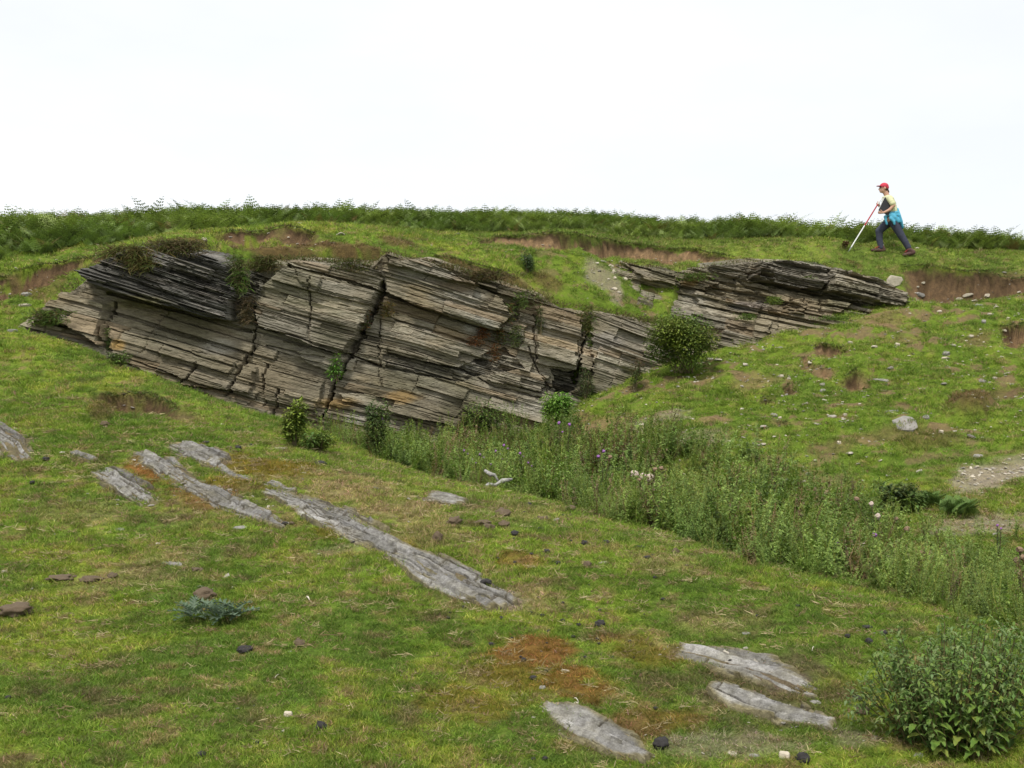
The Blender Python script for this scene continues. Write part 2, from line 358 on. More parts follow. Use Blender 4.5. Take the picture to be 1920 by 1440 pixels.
def mat_slab():
    m, nt, p, o = new_mat('slab_slate'); c = vcol(nt)
    a = noise_tex(nt, 26, 6, .7); f = noise_tex(nt, 110, 4, .7); b = noise_tex(nt, 7, 4, .6)
    v = mix(nt, c, mix(nt, (.5, .48, .46), (1.45, 1.43, 1.4), mrange(nt, a, .3, .7)), 1, 'MULTIPLY')
    v = mix(nt, v, mix(nt, (.7, .7, .7), (1.3, 1.3, 1.3), mrange(nt, f, .3, .7)), 1, 'MULTIPLY')
    v = mix(nt, v, mix(nt, (.8, .78, .7), (1.15, 1.15, 1.2), mrange(nt, b, .35, .65)), 1, 'MULTIPLY')
    nt.links.new(v, p.inputs['Base Color']); p.inputs['Roughness'].default_value = .85; bump(nt, p, a, .6, .012)
    return m
M_GROUND = mat_ground(); M_ROCK = mat_rock(); M_SLAB = mat_slab()
M_BLADE = mat_inst('grass_blades', .3); M_FERN = mat_inst('bracken_leaf', .25); M_WEED = mat_inst('weed_leaf', .25)
M_VLEAF = mat_vleaf('leafy_green')

# ------------------------------------------------------------------ object making
def tag(o, label=None, cat=None, group=None, kind=None):
    if label: o['label'] = label
    if cat: o['category'] = cat
    if group: o['group'] = group
    if kind: o['kind'] = kind
    return o

def add(name, me, mat=None, parent=None, loc=None):
    o = bpy.data.objects.new(name, me); COL.objects.link(o)
    if mat is not None and me is not None and not me.materials: me.materials.append(mat)
    if parent is not None: o.parent = parent
    if loc is not None: o.location = loc
    return o

def empty(name, loc=(0, 0, 0), rz=0):
    o = bpy.data.objects.new(name, None); COL.objects.link(o); o.location = loc; o.rotation_euler = (0, 0, rz); o.empty_display_size = .1
    return o

def mesh_np(name, V, Fq, col=None, mat=None, smooth=False):
    """V n*3, Fq m*k faces (k = 3 or 4)"""
    me = bpy.data.meshes.new(name)
    V = np.asarray(V, np.float32); Fq = np.asarray(Fq, np.int32); k = Fq.shape[1]
    me.vertices.add(len(V)); me.vertices.foreach_set('co', V.ravel())
    me.loops.add(Fq.size); me.loops.foreach_set('vertex_index', Fq.ravel())
    me.polygons.add(len(Fq)); me.polygons.foreach_set('loop_start', np.arange(0, Fq.size, k, dtype=np.int32))
    me.polygons.foreach_set('loop_total', np.full(len(Fq), k, np.int32))
    me.polygons.foreach_set('use_smooth', np.full(len(Fq), smooth, bool))
    if col is not None:
        a = me.color_attributes.new('col', 'FLOAT_COLOR', 'POINT')
        c = np.ones((len(V), 4), np.float32); c[:, :3] = col
        a.data.foreach_set('color', c.ravel())
    me.update(calc_edges=True)
    if mat is not None: me.materials.append(mat)
    return me

def tri_mesh(name, V, Fs, col=None, mat=None, smooth=False, attr='col'):
    me = bpy.data.meshes.new(name); me.from_pydata([tuple(v) for v in V], [], Fs)
    if col is not None:
        a = me.color_attributes.new(attr, 'FLOAT_COLOR', 'POINT')
        for i, c in enumerate(col): a.data[i].color = (c[0], c[1], c[2], 1)
    if smooth:
        for p in me.polygons: p.use_smooth = True
    if mat is not None: me.materials.append(mat)
    me.update()
    return me

# points that carry planted copies
def scatter_group(name, sources):
    coll = bpy.data.collections.new(name + '_sources')
    for s in sources: coll.objects.link(s)
    ng = bpy.data.node_groups.new(name, 'GeometryNodeTree')
    ng.interface.new_socket('Geometry', in_out='INPUT', socket_type='NodeSocketGeometry')
    ng.interface.new_socket('Geometry', in_out='OUTPUT', socket_type='NodeSocketGeometry')
    N = ng.nodes; L = ng.links
    gi = N.new('NodeGroupInput'); go = N.new('NodeGroupOutput')
    ip = N.new('GeometryNodeInstanceOnPoints'); ci = N.new('GeometryNodeCollectionInfo')
    ci.inputs['Collection'].default_value = coll; ci.inputs['Separate Children'].default_value = True; ci.inputs['Reset Children'].default_value = True
    ip.inputs['Pick Instance'].default_value = True
    def att(nm, dt):
        a = N.new('GeometryNodeInputNamedAttribute'); a.data_type = dt; a.inputs['Name'].default_value = nm
        return a.outputs['Attribute']
    L.new(gi.outputs[0], ip.inputs['Points']); L.new(ci.outputs[0], ip.inputs['Instance'])
    L.new(att('pick', 'INT'), ip.inputs['Instance Index']); L.new(att('rot', 'FLOAT_VECTOR'), ip.inputs['Rotation']); L.new(att('scl', 'FLOAT_VECTOR'), ip.inputs['Scale'])
    L.new(ip.outputs[0], go.inputs[0])
    return ng

def scatter(name, pts, rot, scl, pick, tint, ng, **tags):
    me = bpy.data.meshes.new(name); n = len(pts)
    me.vertices.add(n); me.vertices.foreach_set('co', np.asarray(pts, np.float32).ravel())
    scl = np.asarray(scl, np.float32)
    if scl.ndim == 1: scl = np.repeat(scl[:, None], 3, 1)
    for nm, dt, key, v in (('rot', 'FLOAT_VECTOR', 'vector', rot), ('scl', 'FLOAT_VECTOR', 'vector', scl)):
        me.attributes.new(nm, dt, 'POINT').data.foreach_set(key, np.asarray(v, np.float32).ravel())
    me.attributes.new('pick', 'INT', 'POINT').data.foreach_set('value', np.asarray(pick, np.int32))
    c = np.ones((n, 4), np.float32); c[:, :3] = tint
    me.attributes.new('tint', 'FLOAT_COLOR', 'POINT').data.foreach_set('color', c.ravel())
    o = add(name, me); md = o.modifiers.new('planting', 'NODES'); md.node_group = ng
    tag(o, **tags)
    return o

# ------------------------------------------------------------------ where slate shows through the turf
OUTCROPS = [
 dict(zip(('label','line','hw','seed'), ('broken grey slate strip at the far left edge of the near turf', [(-30,800),(20,830),(45,862)], [.14,.17,.08], 21))) | dict(bare=.2),
 dict(zip(('label','line','hw','seed'), ('short thin sliver of slate in turf left of the rust coloured moss', [(135,850),(176,866)], [.03,.035], 22))) | dict(bare=.4),
 dict(zip(('label','line','hw','seed'), ('grey slate band left of the orange moss patch, pointing down right', [(182,884),(225,905),(285,940)], [.06,.14,.08], 23))) | dict(bare=.3),
 dict(zip(('label','line','hw','seed'), ('long narrow slate band running from the orange moss down to mid turf', [(255,850),(300,870),(345,900),(420,940),(470,960),(535,988)], [.06,.14,.12,.10,.08,.05], 24))) | dict(bare=.1),
 dict(zip(('label','line','hw','seed'), ('pale slate pavement at the top of the outcrops beside black droppings', [(330,832),(372,848),(412,866)], [.06,.22,.13], 25))) | dict(bare=.15),
 dict(zip(('label','line','hw','seed'), ('thin mossy slate ribs between the two upper outcrop bands', [(385,868),(440,892),(490,905),(548,925)], [.05,.07,.06,.04], 26))) | dict(bare=.0),
 dict(zip(('label','line','hw','seed'), ('main long slate rib crossing the middle of the near mound', [(500,922),(560,945),(620,975),(680,1005),(735,1030),(800,1055),(870,1095),(955,1138)], [.06,.12,.14,.12,.10,.16,.17,.09], 27))) | dict(bare=.3, hgt=.018),
 dict(zip(('label','line','hw','seed'), ('smooth grey slate tongue just below the main long slate rib', [(705,1035),(770,1065),(830,1100),(925,1140)], [.03,.07,.09,.04], 28))) | dict(bare=.3, blk=(.3,1.2)),
 dict(zip(('label','line','hw','seed'), ('flat isolated grey slab set in turf near the crest of the mound', [(805,936),(835,940),(868,944)], [.12,.15,.06], 29))) | dict(bare=.5, hgt=.006, strip=(.1,.3), blk=(.5,1.5)),
 dict(zip(('label','line','hw','seed'), ('smooth layered slate ledge at lower right, upper of two beside the leafy nettle', [(1275,1222),(1340,1236),(1400,1250),(1470,1275),(1525,1300)], [.06,.12,.14,.11,.05], 30))) | dict(bare=.9, hgt=.022, strip=(.03,.12), blk=(.3,1.1)),
 dict(zip(('label','line','hw','seed'), ('broken slate ledge at lower right, lower of two beside the leafy nettle', [(1335,1290),(1400,1318),(1480,1345),(1560,1362)], [.05,.10,.11,.05], 31))) | dict(bare=.9, hgt=.016),
 dict(zip(('label','line','hw','seed'), ('pale slate slab at bottom centre beside rust coloured moss', [(1025,1325),(1075,1350),(1130,1380),(1215,1425)], [.05,.11,.12,.05], 32))) | dict(bare=.9, hgt=.014, strip=(.03,.12), blk=(.3,1.1)),
]
OUT = []
for _o in OUTCROPS:
    OUT.append((hit([p[0] for p in _o['line']], [p[1] for p in _o['line']], ground)[:, :2], np.array(_o['hw'], float) * 1.2))
def near_out(x, y, grow=0.):
    d = np.full(x.shape, 9.)
    for W, hw in OUT:
        for i in range(len(W) - 1):
            a, b = W[i], W[i + 1]; v = b - a; t = np.clip(((x - a[0]) * v[0] + (y - a[1]) * v[1]) / (v @ v), 0, 1)
            d = np.minimum(d, np.hypot(x - a[0] - t * v[0], y - a[1] - t * v[1]) - (hw[i] * (1 - t) + hw[i + 1] * t))
    return d


# ------------------------------------------------------------------ ground sheet
ys = np.concatenate([[-300, -80, -30, -12, -5, -1, 1, 2, 3], np.arange(3.5, 12, .038), np.arange(12, 15, .05), np.arange(15, 22.4, .026), np.arange(22.4, 24, .06), np.arange(24, 34, .25), [35, 38, 45, 60, 100, 200, 500, 1500]])
s = np.linspace(-1, 1, 840); sx = np.sign(s) * (np.abs(s) * .66 + np.maximum(np.abs(s) - .86, 0) ** 2 * 14)
GX = sx[None, :] * (np.clip(np.abs(ys - 0), 3, None) + 1.2)[:, None]; GY = np.repeat(ys[:, None], len(s), 1)
GX[:, 0] -= 500; GX[:, -1] += 500
GZ = ground(GX, GY)
gc, gd = gcolor(GX.ravel(), GY.ravel())
_no = near_out(GX.ravel(), GY.ravel()) + .05 * fbm(GX.ravel() * 5, GY.ravel() * 5, 2, 3)
gc = lerp(gc, np.array([.165, .13, .092]) * (1 + .4 * fbm(GX.ravel() * 16, GY.ravel() * 16, 1, 3))[:, None], (1 - ss(-.05, .0, _no)) * .85)
idx = np.arange(GX.size).reshape(GX.shape)
Fg = np.stack([idx[:-1, :-1], idx[:-1, 1:], idx[1:, 1:], idx[1:, :-1]], -1).reshape(-1, 4)
# turf sheet colour below the blades: darker earth and thatch of the same place
gobj = add('ground', mesh_np('ground', np.stack([GX, GY, GZ], -1).reshape(-1, 3), Fg, gc * .92, M_GROUND, True))
tag(gobj, 'grassy quarry ground, near mound, hollow, spoil slope and hilltop', None, None, 'structure')

# ------------------------------------------------------------------ quarry rock
def poly_in(PX, PY, poly):
    inside = np.zeros(PX.shape, bool); n = len(poly)
    for i in range(n):
        x1, y1 = poly[i]; x2, y2 = poly[(i + 1) % n]
        if y1 == y2: continue
        c = ((y1 > PY) != (y2 > PY)) & (PX < (x2 - x1) * (PY - y1) / (y2 - y1) + x1)
        inside ^= c
    return inside

def line_dist(PX, PY, line):
    d = np.full(PX.shape, 1e9)
    for (x1, y1), (x2, y2) in zip(line[:-1], line[1:]):
        vx, vy = x2 - x1, y2 - y1
        t = np.clip(((PX - x1) * vx + (PY - y1) * vy) / (vx * vx + vy * vy), 0, 1)
        d = np.minimum(d, np.hypot(PX - x1 - t * vx, PY - y1 - t * vy))
    return d

def rock_face(seed, xr, br, dip, yface, zbot, ztop, polys, cracks, stains, dx=.018, db=.011, jlean=.4, parts=300, amp=1.0):
    g = np.random.default_rng(seed)
    xs = np.arange(xr[0], xr[1], dx); bs = np.arange(br[0], br[1], db)
    X, Bv = np.meshgrid(xs, bs)
    Z = Bv - dip * X + .07 * fbm(X * .45, Bv * .3, 1, 2)
    Y0 = yface(X, Z)
    PX = 960 + X / Y0 * FPX; PY = 720 - (Z - EYE) / Y0 * FPX; bed0 = np.floor(Bv / .06)
    wx = 8 * fbm(X * 2.6, Z * 2.6 + bed0 * .9, 2, 3); wy = 3 * fbm(X * 3.1 + 5, Z * 5, 4, 3)
    bw = Bv + .012 * fbm(X * 1.3, Bv * 2, 5, 3)
    # beds
    bounds = [br[0] - .2]; th = []
    while bounds[-1] < br[1] + .2:
        r = g.random()
        t = g.uniform(.022, .055) if r < .52 else g.uniform(.06, .13) if r < .82 else g.uniform(.14, .30)
        th.append(t); bounds.append(bounds[-1] + t)
    bounds = np.array(bounds); th = np.array(th)
    bed = np.clip(np.searchsorted(bounds, bw) - 1, 0, len(th) - 1)
    JX = X - jlean * (Z - 1.5)
    jx = JX + .05 * fbm(X * 3, Z * 6, 6, 2)
    blk = np.zeros(X.shape, np.int32); jd = np.full(X.shape, 9.0); off = np.zeros(X.shape); tint = np.ones(X.shape); hue = np.zeros(X.shape)
    prev = None
    D = np.zeros(X.shape)
    for b in range(len(th)):
        m = bed == b
        if not m.any(): continue
        if prev is not None and g.random() < .45: js = prev
        else:
            js = [xr[0] - 3 + g.random()]
            while js[-1] < xr[1] + 3: js.append(js[-1] + g.uniform(.25, 1.5) * (.7 + 3 * th[b]))
            js = np.array(js)
        prev = js
        q = jx[m]; k = np.searchsorted(js, q); blk[m] = k
        kk = np.clip(k, 1, len(js) - 1)
        jd[m] = np.minimum(np.abs(q - js[kk - 1]), np.abs(q - js[kk]))
        o = g.normal(0, .026 + .16 * min(th[b], .16), len(js) + 1) + (.018 if th[b] > .1 else -.01 if th[b] < .05 else 0)
        o += g.normal(0, .015)
        off[m] = o[k]; tt = g.normal(1, .12, len(js) + 1) * g.normal(1, .08); tint[m] = tt[k]
        hh = g.random(len(js) + 1); hue[m] = hh[k]
    tb = th[bed]
    D += amp * off
    dbd = np.minimum(bw - bounds[bed], bounds[bed + 1] - bw)
    up = (bw - bounds[bed]) / tb
    D -= .030 * (dbd < .007) * (tb > .05) * (vn(X * 1.7, bed * 3.3, 3) > -.35)
    D += .022 * up * (tb > .05)                         # beds lean out a little towards their top
    D -= .04 * np.clip(1 - jd / .012, 0, 1) * (tb > .06) * (vn(bed * 5.1, jx * .8, 2) > .0)
    # thin laminae: chipped, stepped edges
    lam = (fbm(X * 1.5, Bv * 9, 4, 4, .6)); D += amp * .05 * np.floor(lam * 6) / 6
    rr = g.normal(0, 1, len(bs)); keep = vn(X * .9, Bv * 22, 7)
    thinm = np.clip(1.4 - tb / .12, .25, 1)
    D += amp * (.009 * rr[:, None] * (keep > -.1) * thinm)
    D += .03 * np.floor(3.2 * vn(X * 2.4, Bv * 17, 1)) / 3.2 * thinm * ss(-.2, .5, fbm(X * .7, Bv * .9, 2, 3))
    D += .006 * fbm(X * 9, Z * 9, 5, 3)
    par = g.random(len(bs)); par = (par < .16)[:, None] & (vn(X * .85, Bv * 37, 2) > .05); D -= .022 * par * (vn(X * 6, Bv * 50, 5) > -.5)
    D += amp * .13 * fbm(JX * .7, Bv * .8, 3, 3)
    darkv = np.zeros(X.shape)
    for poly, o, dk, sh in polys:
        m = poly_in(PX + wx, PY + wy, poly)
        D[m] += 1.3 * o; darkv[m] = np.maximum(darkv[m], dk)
        if sh: D[m] += (sh * .22 * np.floor(4 * fbm(X * 1.3, Bv * 6.5, 6, 4)) / 4 + sh * .022 * rr[:, None] * np.ones_like(X))[m]
    for line, w, dep in cracks:
        d = line_dist(PX + .6 * wx + 3.2 * vn(bed * 3.7, bed * .3, 4), PY + wy, line)
        ww = w * (.75 + .7 * fbm(X * 2.2, Z * 3.1 + bed * .8, 5, 2)) * .85
        D -= dep * (1 - ss(.3 * ww, 1.1 * ww, d)) * (.75 + .4 * vn(bed * 2.9, X * 2, 1))
    ZT = ztop(X) + .05 * vn(X * 2.3, X * 0 + 2, 3) + .05 * np.floor(3 * vn(X * 1.1, X * 0 + 7, 5)) / 3; over = np.clip(Z - ZT, 0, None)
    YY = Y0 - D * (1 - .6 * ss(0, .12, over)) + 2.2 * over
    # colour
    base = lerp(np.array([.190, .165, .112]), np.array([.265, .245, .195]), ss(-.4, .45, fbm(X * .8, Bv * 1.6, 3, 4)))
    base = lerp(base, np.array([.22, .165, .10]), .6 * (hue > .87))
    base = base * np.array([1.02, 1.02, 1.01])
    base = lerp(base, np.array([.20, .155, .08]), .4 * ss(.25, .6, fbm(X * 1.3 + 3, Z * 2.2, 6, 4)))
    base = lerp(base, np.array([.10, .098, .055]), .55 * ss(.12, .5, fbm(X * 1.0 + 7, Z * 1.2, 0, 4)))
    base = base * np.clip(tint, .65, 1.35)[..., None]
    base = base * (1 - .35 * (tb < .05) * ss(-.1, .4, vn(X * .7, bed * 1.7, 2)))[..., None]
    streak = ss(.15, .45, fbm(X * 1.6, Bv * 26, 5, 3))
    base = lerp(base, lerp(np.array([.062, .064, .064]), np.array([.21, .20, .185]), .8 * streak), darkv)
    for sx_, sy_, rx, ry, c, st in stains:
        r = np.hypot((PX - sx_) / rx, (PY - sy_) / ry) + .35 * fbm(X * 4, Z * 6, 2, 3)
        base = lerp(base, np.array(c), st * (1 - ss(.4, 1.1, r)))
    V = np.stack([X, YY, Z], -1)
    zc = (Z[:-1, :-1] + Z[1:, 1:]) / 2; xc = (X[:-1, :-1] + X[1:, 1:]) / 2
    ok = (zc > zbot(xc)) & (zc < ztop(xc) + .16)
    ii = np.arange(X.size).reshape(X.shape)
    Fq = np.stack([ii[:-1, :-1], ii[:-1, 1:], ii[1:, 1:], ii[1:, :-1]], -1)
    lab = (bed * 1000 + blk)[:-1, :-1]
    Fq = Fq[ok]; lab = lab[ok]
    Vf = V.reshape(-1, 3); Cf = base.reshape(-1, 3)
    def sub(faces):
        u, inv = np.unique(faces.ravel(), return_inverse=True)
        return Vf[u], inv.reshape(-1, 4), Cf[u]
    thin = tb[:-1, :-1][ok] < .055
    ids, inv, cnt = np.unique(lab, return_inverse=True, return_counts=True)
    thin_id = np.zeros(len(ids), bool); thin_id[inv[thin]] = True
    rank = np.argsort(-np.where(thin_id, 0, cnt))
    rank = [i for i in rank if cnt[i] > 30 and not thin_id[i]][:parts]
    pick = np.full(len(ids), -1); pick[rank] = np.arange(len(rank))
    fp = pick[inv]
    order = np.argsort(fp, kind='stable'); fs = fp[order]
    out = []
    st = np.searchsorted(fs, np.arange(-1, len(rank) + 1))
    for k in range(-1, len(rank)):
        sel = order[st[k + 1]:(st[k + 2] if k + 2 < len(st) else len(fs))]
        if len(sel): out.append((k, sub(Fq[sel])))
    return out

def pl(pts):          # pixel polyline with depth -> (x, z) arrays sorted by x
    w = np.array([P(*q) for q in pts]); return w[:, 0], w[:, 2], w[:, 1]

# main face
tx, tz, ty = pl([(60,612,15.0),(130,548,15.5),(178,515,15.8),(245,486,16.1),(300,470,16.5),(420,490,16.7),(455,512,16.8),(480,498,16.9),(560,488,17.1),(700,500,17.5),(722,478,17.7),(850,506,18),(980,546,18.3),(1010,556,18.4),(1050,574,18.6),(1250,608,19.3),(1300,640,19.4),(1340,668,19.4)])
bx, bz, by = pl([(60,650,14.8),(200,700,15.2),(330,750,15.7),(500,810,16.2),(600,830,16.6),(750,850,17.0),(900,840,17.5),(1090,775,18.0),(1240,720,18.8),(1350,690,19.2)])
def yface1(X, Z):
    yb = np.interp(X, bx, by); yt = np.interp(X, tx, ty); zb = np.interp(X, bx, bz); zt = np.interp(X, tx, tz)
    t = (Z - zb) / np.maximum(zt - zb, .25)
    return yb + (yt - yb) * np.clip(t, -.3, 1.15)
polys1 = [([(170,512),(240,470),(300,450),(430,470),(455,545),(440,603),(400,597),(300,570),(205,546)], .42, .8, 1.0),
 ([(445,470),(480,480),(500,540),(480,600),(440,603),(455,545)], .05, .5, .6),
 ([(545,470),(600,470),(725,512),(716,546),(640,522),(545,498)], .20, .1, .3),
 ([(488,545),(540,505),(560,505),(712,548),(700,575),(665,640),(640,664),(488,612)], .24, 0, 0),
 ([(560,505),(712,548),(705,570),(575,535)], .03, 0, 0),
 ([(722,500),(800,490),(940,560),(960,590),(930,622),(800,580),(722,548)], .22, 0, 0),
 ([(730,470),(860,495),(1000,545),(1000,570),(900,540),(730,500)], .14, .15, .4),
 ([(590,650),(650,672),(630,700),(575,680),(560,660)], .10, 0, 0),
 ([(735,745),(880,782),(860,800),(735,772),(640,750),(640,735)], .13, 0, 0),
 ([(920,675),(1030,705),(1015,735),(920,715)], .10, 0, 0),
 ([(1008,570),(1090,600),(1085,650),(1075,695),(1008,680)], .14, 0, 0),
 ([(1108,580),(1270,625),(1240,760),(1108,735)], .12, 0, 0),
 ([(60,600),(130,548),(200,572),(206,620),(196,648),(140,612)], .22, 0, 0),
 ([(210,610),(480,690),(470,735),(330,720),(210,665)], .10, 0, 0),
 ([(500,690),(610,715),(590,770),(500,750)], .09, 0, 0),
 ([(1034,690),(1062,697),(1086,690),(1078,730),(1050,752),(1040,722)], -.07, .35, 1.2), ([(720,660),(860,690),(940,650),(985,690),(930,700),(860,716),(720,690)], -.06, .25, .8)]
cracks1 = [([(212,568),(204,600),(196,640),(212,662)], 6, .36), ([(484,585),(478,625),(462,680),(425,740)], 4, .26), ([(540,498),(545,505)], 4, .2),
 ([(722,535),(712,560),(694,596),(672,640),(655,672)], 9, .36), ([(655,672),(640,700),(625,735),(598,790)], 4.5, .28), ([(712,600),(712,740)], 2.5, .12),
 ([(590,525),(586,645)], 3, .12), ([(498,680),(494,760)], 3, .12), ([(525,730),(510,780)], 3, .15), ([(375,680),(352,708),(328,728)], 3, .18), ([(1003,590),(1003,640),(1008,680)], 2.5, .15), ([(990,650),(1004,684),(1012,700),(1030,722),(1028,745)], 2.5, .12),
 ([(1104,610),(1096,645),(1084,680)], 4, .25), ([(1084,685),(1078,715)], 8, .40), ([(970,570),(966,600)], 6, .2),
 ([(480,612),(560,634),(665,668),(720,690)], 4, .22), ([(722,552),(800,580),(930,622)], 3, .12), ([(205,550),(300,575),(400,602),(470,622)], 5, .18), ([(860,690),(930,725),(1020,748)], 3, .14),
 ([(500,648),(570,665),(610,672)], 3, .12), ([(210,615),(330,650),(450,690)], 2.5, .1), ([(220,665),(330,705)], 3, .12), ([(740,600),(840,630),(900,650)], 3, .12), ([(720,660),(850,690)], 3, .1)]
OCH = (.30, .20, .07); PALE = (.34, .33, .29); DRK = (.06, .055, .04); OLV = (.15, .14, .05)
stains1 = [(640,755,50,14,OCH,.7),(755,745,40,14,OCH,.6),(225,648,18,12,OCH,.9),(265,570,90,12,OLV,.6),(900,612,30,16,PALE,.9),(880,690,40,14,PALE,.5),(415,650,35,18,PALE,.5),(665,785,20,16,PALE,.7),(1000,765,70,16,PALE,.5),
 (800,520,70,22,(.26,.25,.21),.6),(640,520,70,18,(.21,.185,.125),.7),(940,640,50,18,DRK,.5),(700,620,20,60,DRK,.45),(1050,730,30,20,DRK,.6),(500,720,60,30,(.17,.14,.09),.5),(860,560,60,16,PALE,.45),(1140,640,50,20,(.25,.24,.22),.5)]
def zb1(x): return np.interp(x, bx, bz) - .1
def zt1(x): return np.interp(x, tx, tz)
face = empty('cliff', (-2, 17.5, .6))
tag(face, 'tall layered grey-brown slate face with dark overhang, beds dipping right, above the weedy quarry hollow', 'rock face')
def build_face(root, res):
    for k, (V, Fq, C) in res:
        if k < 0:
            o = add('thin_slate_beds', mesh_np('thin_slate_beds', V, Fq, C, M_ROCK)); tag(o, kind='stuff')
        else:
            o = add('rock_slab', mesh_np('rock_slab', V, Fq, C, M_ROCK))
        o.parent = root; o.matrix_parent_inverse = Matrix.Translation(-Vector(root.location))
build_face(face, rock_face(3, (-7.15, 3.75), (-.6, 4.9), .285, yface1, zb1, zt1, polys1, cracks1, stains1))

# second, stepped-back outcrop on the right
t2x, t2z, t2y = pl([(1150,500,20.4),(1168,496,20.6),(1270,510,20.8),(1400,494,21.0),(1520,500,21.2),(1620,524,21.1),(1695,546,20.8),(1725,566,20.7)])
b2x, b2z, b2y = pl([(1150,520,20.1),(1190,570,19.8),(1235,610,19.5),(1300,660,19.2),(1360,680,19.2),(1450,640,19.4),(1600,605,19.8),(1700,585,20.3),(1725,582,20.4)])
def yface2(X, Z):
    yb = np.interp(X, b2x, b2y); yt = np.interp(X, t2x, t2y); zb = np.interp(X, b2x, b2z); zt = np.interp(X, t2x, t2z)
    t = (Z - zb) / np.maximum(zt - zb, .2)
    return yb - .06 + (yt - yb) * np.clip(t, -.3, 1.15)
polys2 = [([(1420,490),(1530,495),(1545,522),(1530,545),(1470,538),(1400,525)], .24, .45, .8), ([(1545,505),(1620,520),(1700,548),(1690,575),(1640,565),(1540,546)], .26, .08, .5),
 ([(1320,490),(1420,490),(1440,530),(1400,530),(1330,510)], .12, .2, .5), ([(1330,535),(1420,550),(1500,575),(1480,590),(1400,575),(1320,552)], -.08, 0, .5), ([(1380,590),(1450,600),(1440,625),(1360,610)], .07, 0, 0), ([(1600,565),(1700,575),(1690,600),(1560,600)], -.08, .1, .6), ([(1170,495),(1260,515),(1280,540),(1200,525)], .14, 0, 0),
 ([(1280,510),(1350,525),(1330,545),(1280,535)], .12, .1, 0), ([(1300,550),(1430,570),(1420,590),(1310,570)], .12, 0, 0), ([(1480,560),(1510,575),(1500,590),(1470,585)], .1, 0, 0)]
cracks2 = [([(1400,522),(1440,535),(1500,545),(1560,560),(1640,578)], 5, .25), ([(1300,590),(1400,615)], 3, .14), ([(1510,560),(1508,580)], 2.5, .12), ([(1540,562),(1538,588)], 2.5, .12), ([(1345,655),(1370,660)], 5, .25), ([(1380,525),(1420,550)], 3, .15)]
stains2 = [(1400,575,50,14,(.17,.16,.16),.6),(1300,560,30,20,PALE,.4),(1500,570,50,20,(.20,.16,.10),.7),(1290,530,20,10,OCH,.6),(1560,590,60,12,(.22,.18,.12),.6)]
face2 = empty('rock_outcrop', (5.2, 20.3, 2.6))
tag(face2, 'lower stepped slate outcrop set back on the right, under the hilltop turf below the person', 'rock face')
build_face(face2, rock_face(8, (1.9, 8.25), (2.5, 6.4), .25, yface2, lambda x: np.interp(x, b2x, b2z) - .12, lambda x: np.interp(x, t2x, t2z), polys2, cracks2, stains2, dx=.02, db=.012, parts=200, amp=1.6))

# ------------------------------------------------------------------ geometry gatherer
class G:
    def __init__(s): s.v = []; s.f = []; s.c = []
    def addv(s, p, c): s.v.append(tuple(p)); s.c.append(tuple(c)); return len(s.v) - 1
    def leaf(s, b, d, up, L, W, c, fold=.18, droop=.25, segs=2):
        d = Vector(d).normalized(); side = d.cross(Vector(up))
        if side.length < 1e-3: side = Vector((1, 0, 0))
        side.normalize(); n = side.cross(d); b = Vector(b)
        i0 = s.addv(b, c)
        m = b + d * L * .45 - n * L * droop * .12
        il = s.addv(m + side * W * .5 + n * W * fold, c); im = s.addv(m, c); ir = s.addv(m - side * W * .5 + n * W * fold, c)
        it = s.addv(b + d * L * .96 - n * L * droop, c)
        s.f += [(i0, im, il), (i0, ir, im), (im, it, il), (im, ir, it)]
    def blade(s, b, d, bend, L, W, c, c2=None):
        b = Vector(b); d = Vector(d).normalized(); bend = Vector(bend)
        side = d.cross(Vector((rnd.uniform(-1, 1), rnd.uniform(-1, 1), .2)));
        side = side.normalized() if side.length > 1e-3 else Vector((1, 0, 0))
        m = b + d * L * .55 + bend * L * .15; t = b + d * L * .95 + bend * L * .5
        a = s.addv(b + side * W * .5, c); e = s.addv(b - side * W * .5, c)
        q = s.addv(m + side * W * .42, c2 or c); r = s.addv(m - side * W * .42, c2 or c); tt = s.addv(t, c2 or c)
        s.f += [(a, e, r, q), (q, r, tt)]
    def tube(s, pts, rad, c, n=5, cap=True):
        rings = []
        for i, p in enumerate(pts):
            p = Vector(p); a = Vector(pts[max(i - 1, 0)]); b2 = Vector(pts[min(i + 1, len(pts) - 1)])
            t = (b2 - a).normalized(); u = t.cross(Vector((.3, .2, 1)) if abs(t.z) < .9 else Vector((1, 0, 0))).normalized(); w = t.cross(u)
            r = rad[i] if hasattr(rad, '__len__') else rad
            rings.append([s.addv(p + (u * math.cos(k * 2 * math.pi / n) + w * math.sin(k * 2 * math.pi / n)) * r, c) for k in range(n)])
        for a, b2 in zip(rings[:-1], rings[1:]):
            for k in range(n): s.f.append((a[k], a[(k + 1) % n], b2[(k + 1) % n], b2[k]))
        if cap: s.f.append(tuple(rings[-1])); s.f.append(tuple(reversed(rings[0])))
    def mesh(s, name, mat, smooth=False, attr='col'): return tri_mesh(name, s.v, s.f, s.c, mat, smooth, attr)

def rv(a=1): return Vector((rnd.uniform(-a, a), rnd.uniform(-a, a), rnd.uniform(-a, a)))
def jit(c, a=.2):
    k = 1 + rnd.uniform(-a, a); return (c[0] * k * (1 + rnd.uniform(-.1, .1)), c[1] * k, c[2] * k * (1 + rnd.uniform(-.2, .2)))

def at(px, py, lift=0):
    p = hit(px, py, ground)[0]; return Vector((p[0], p[1], float(ground(p[0:1], p[1:2])[0]) + lift))

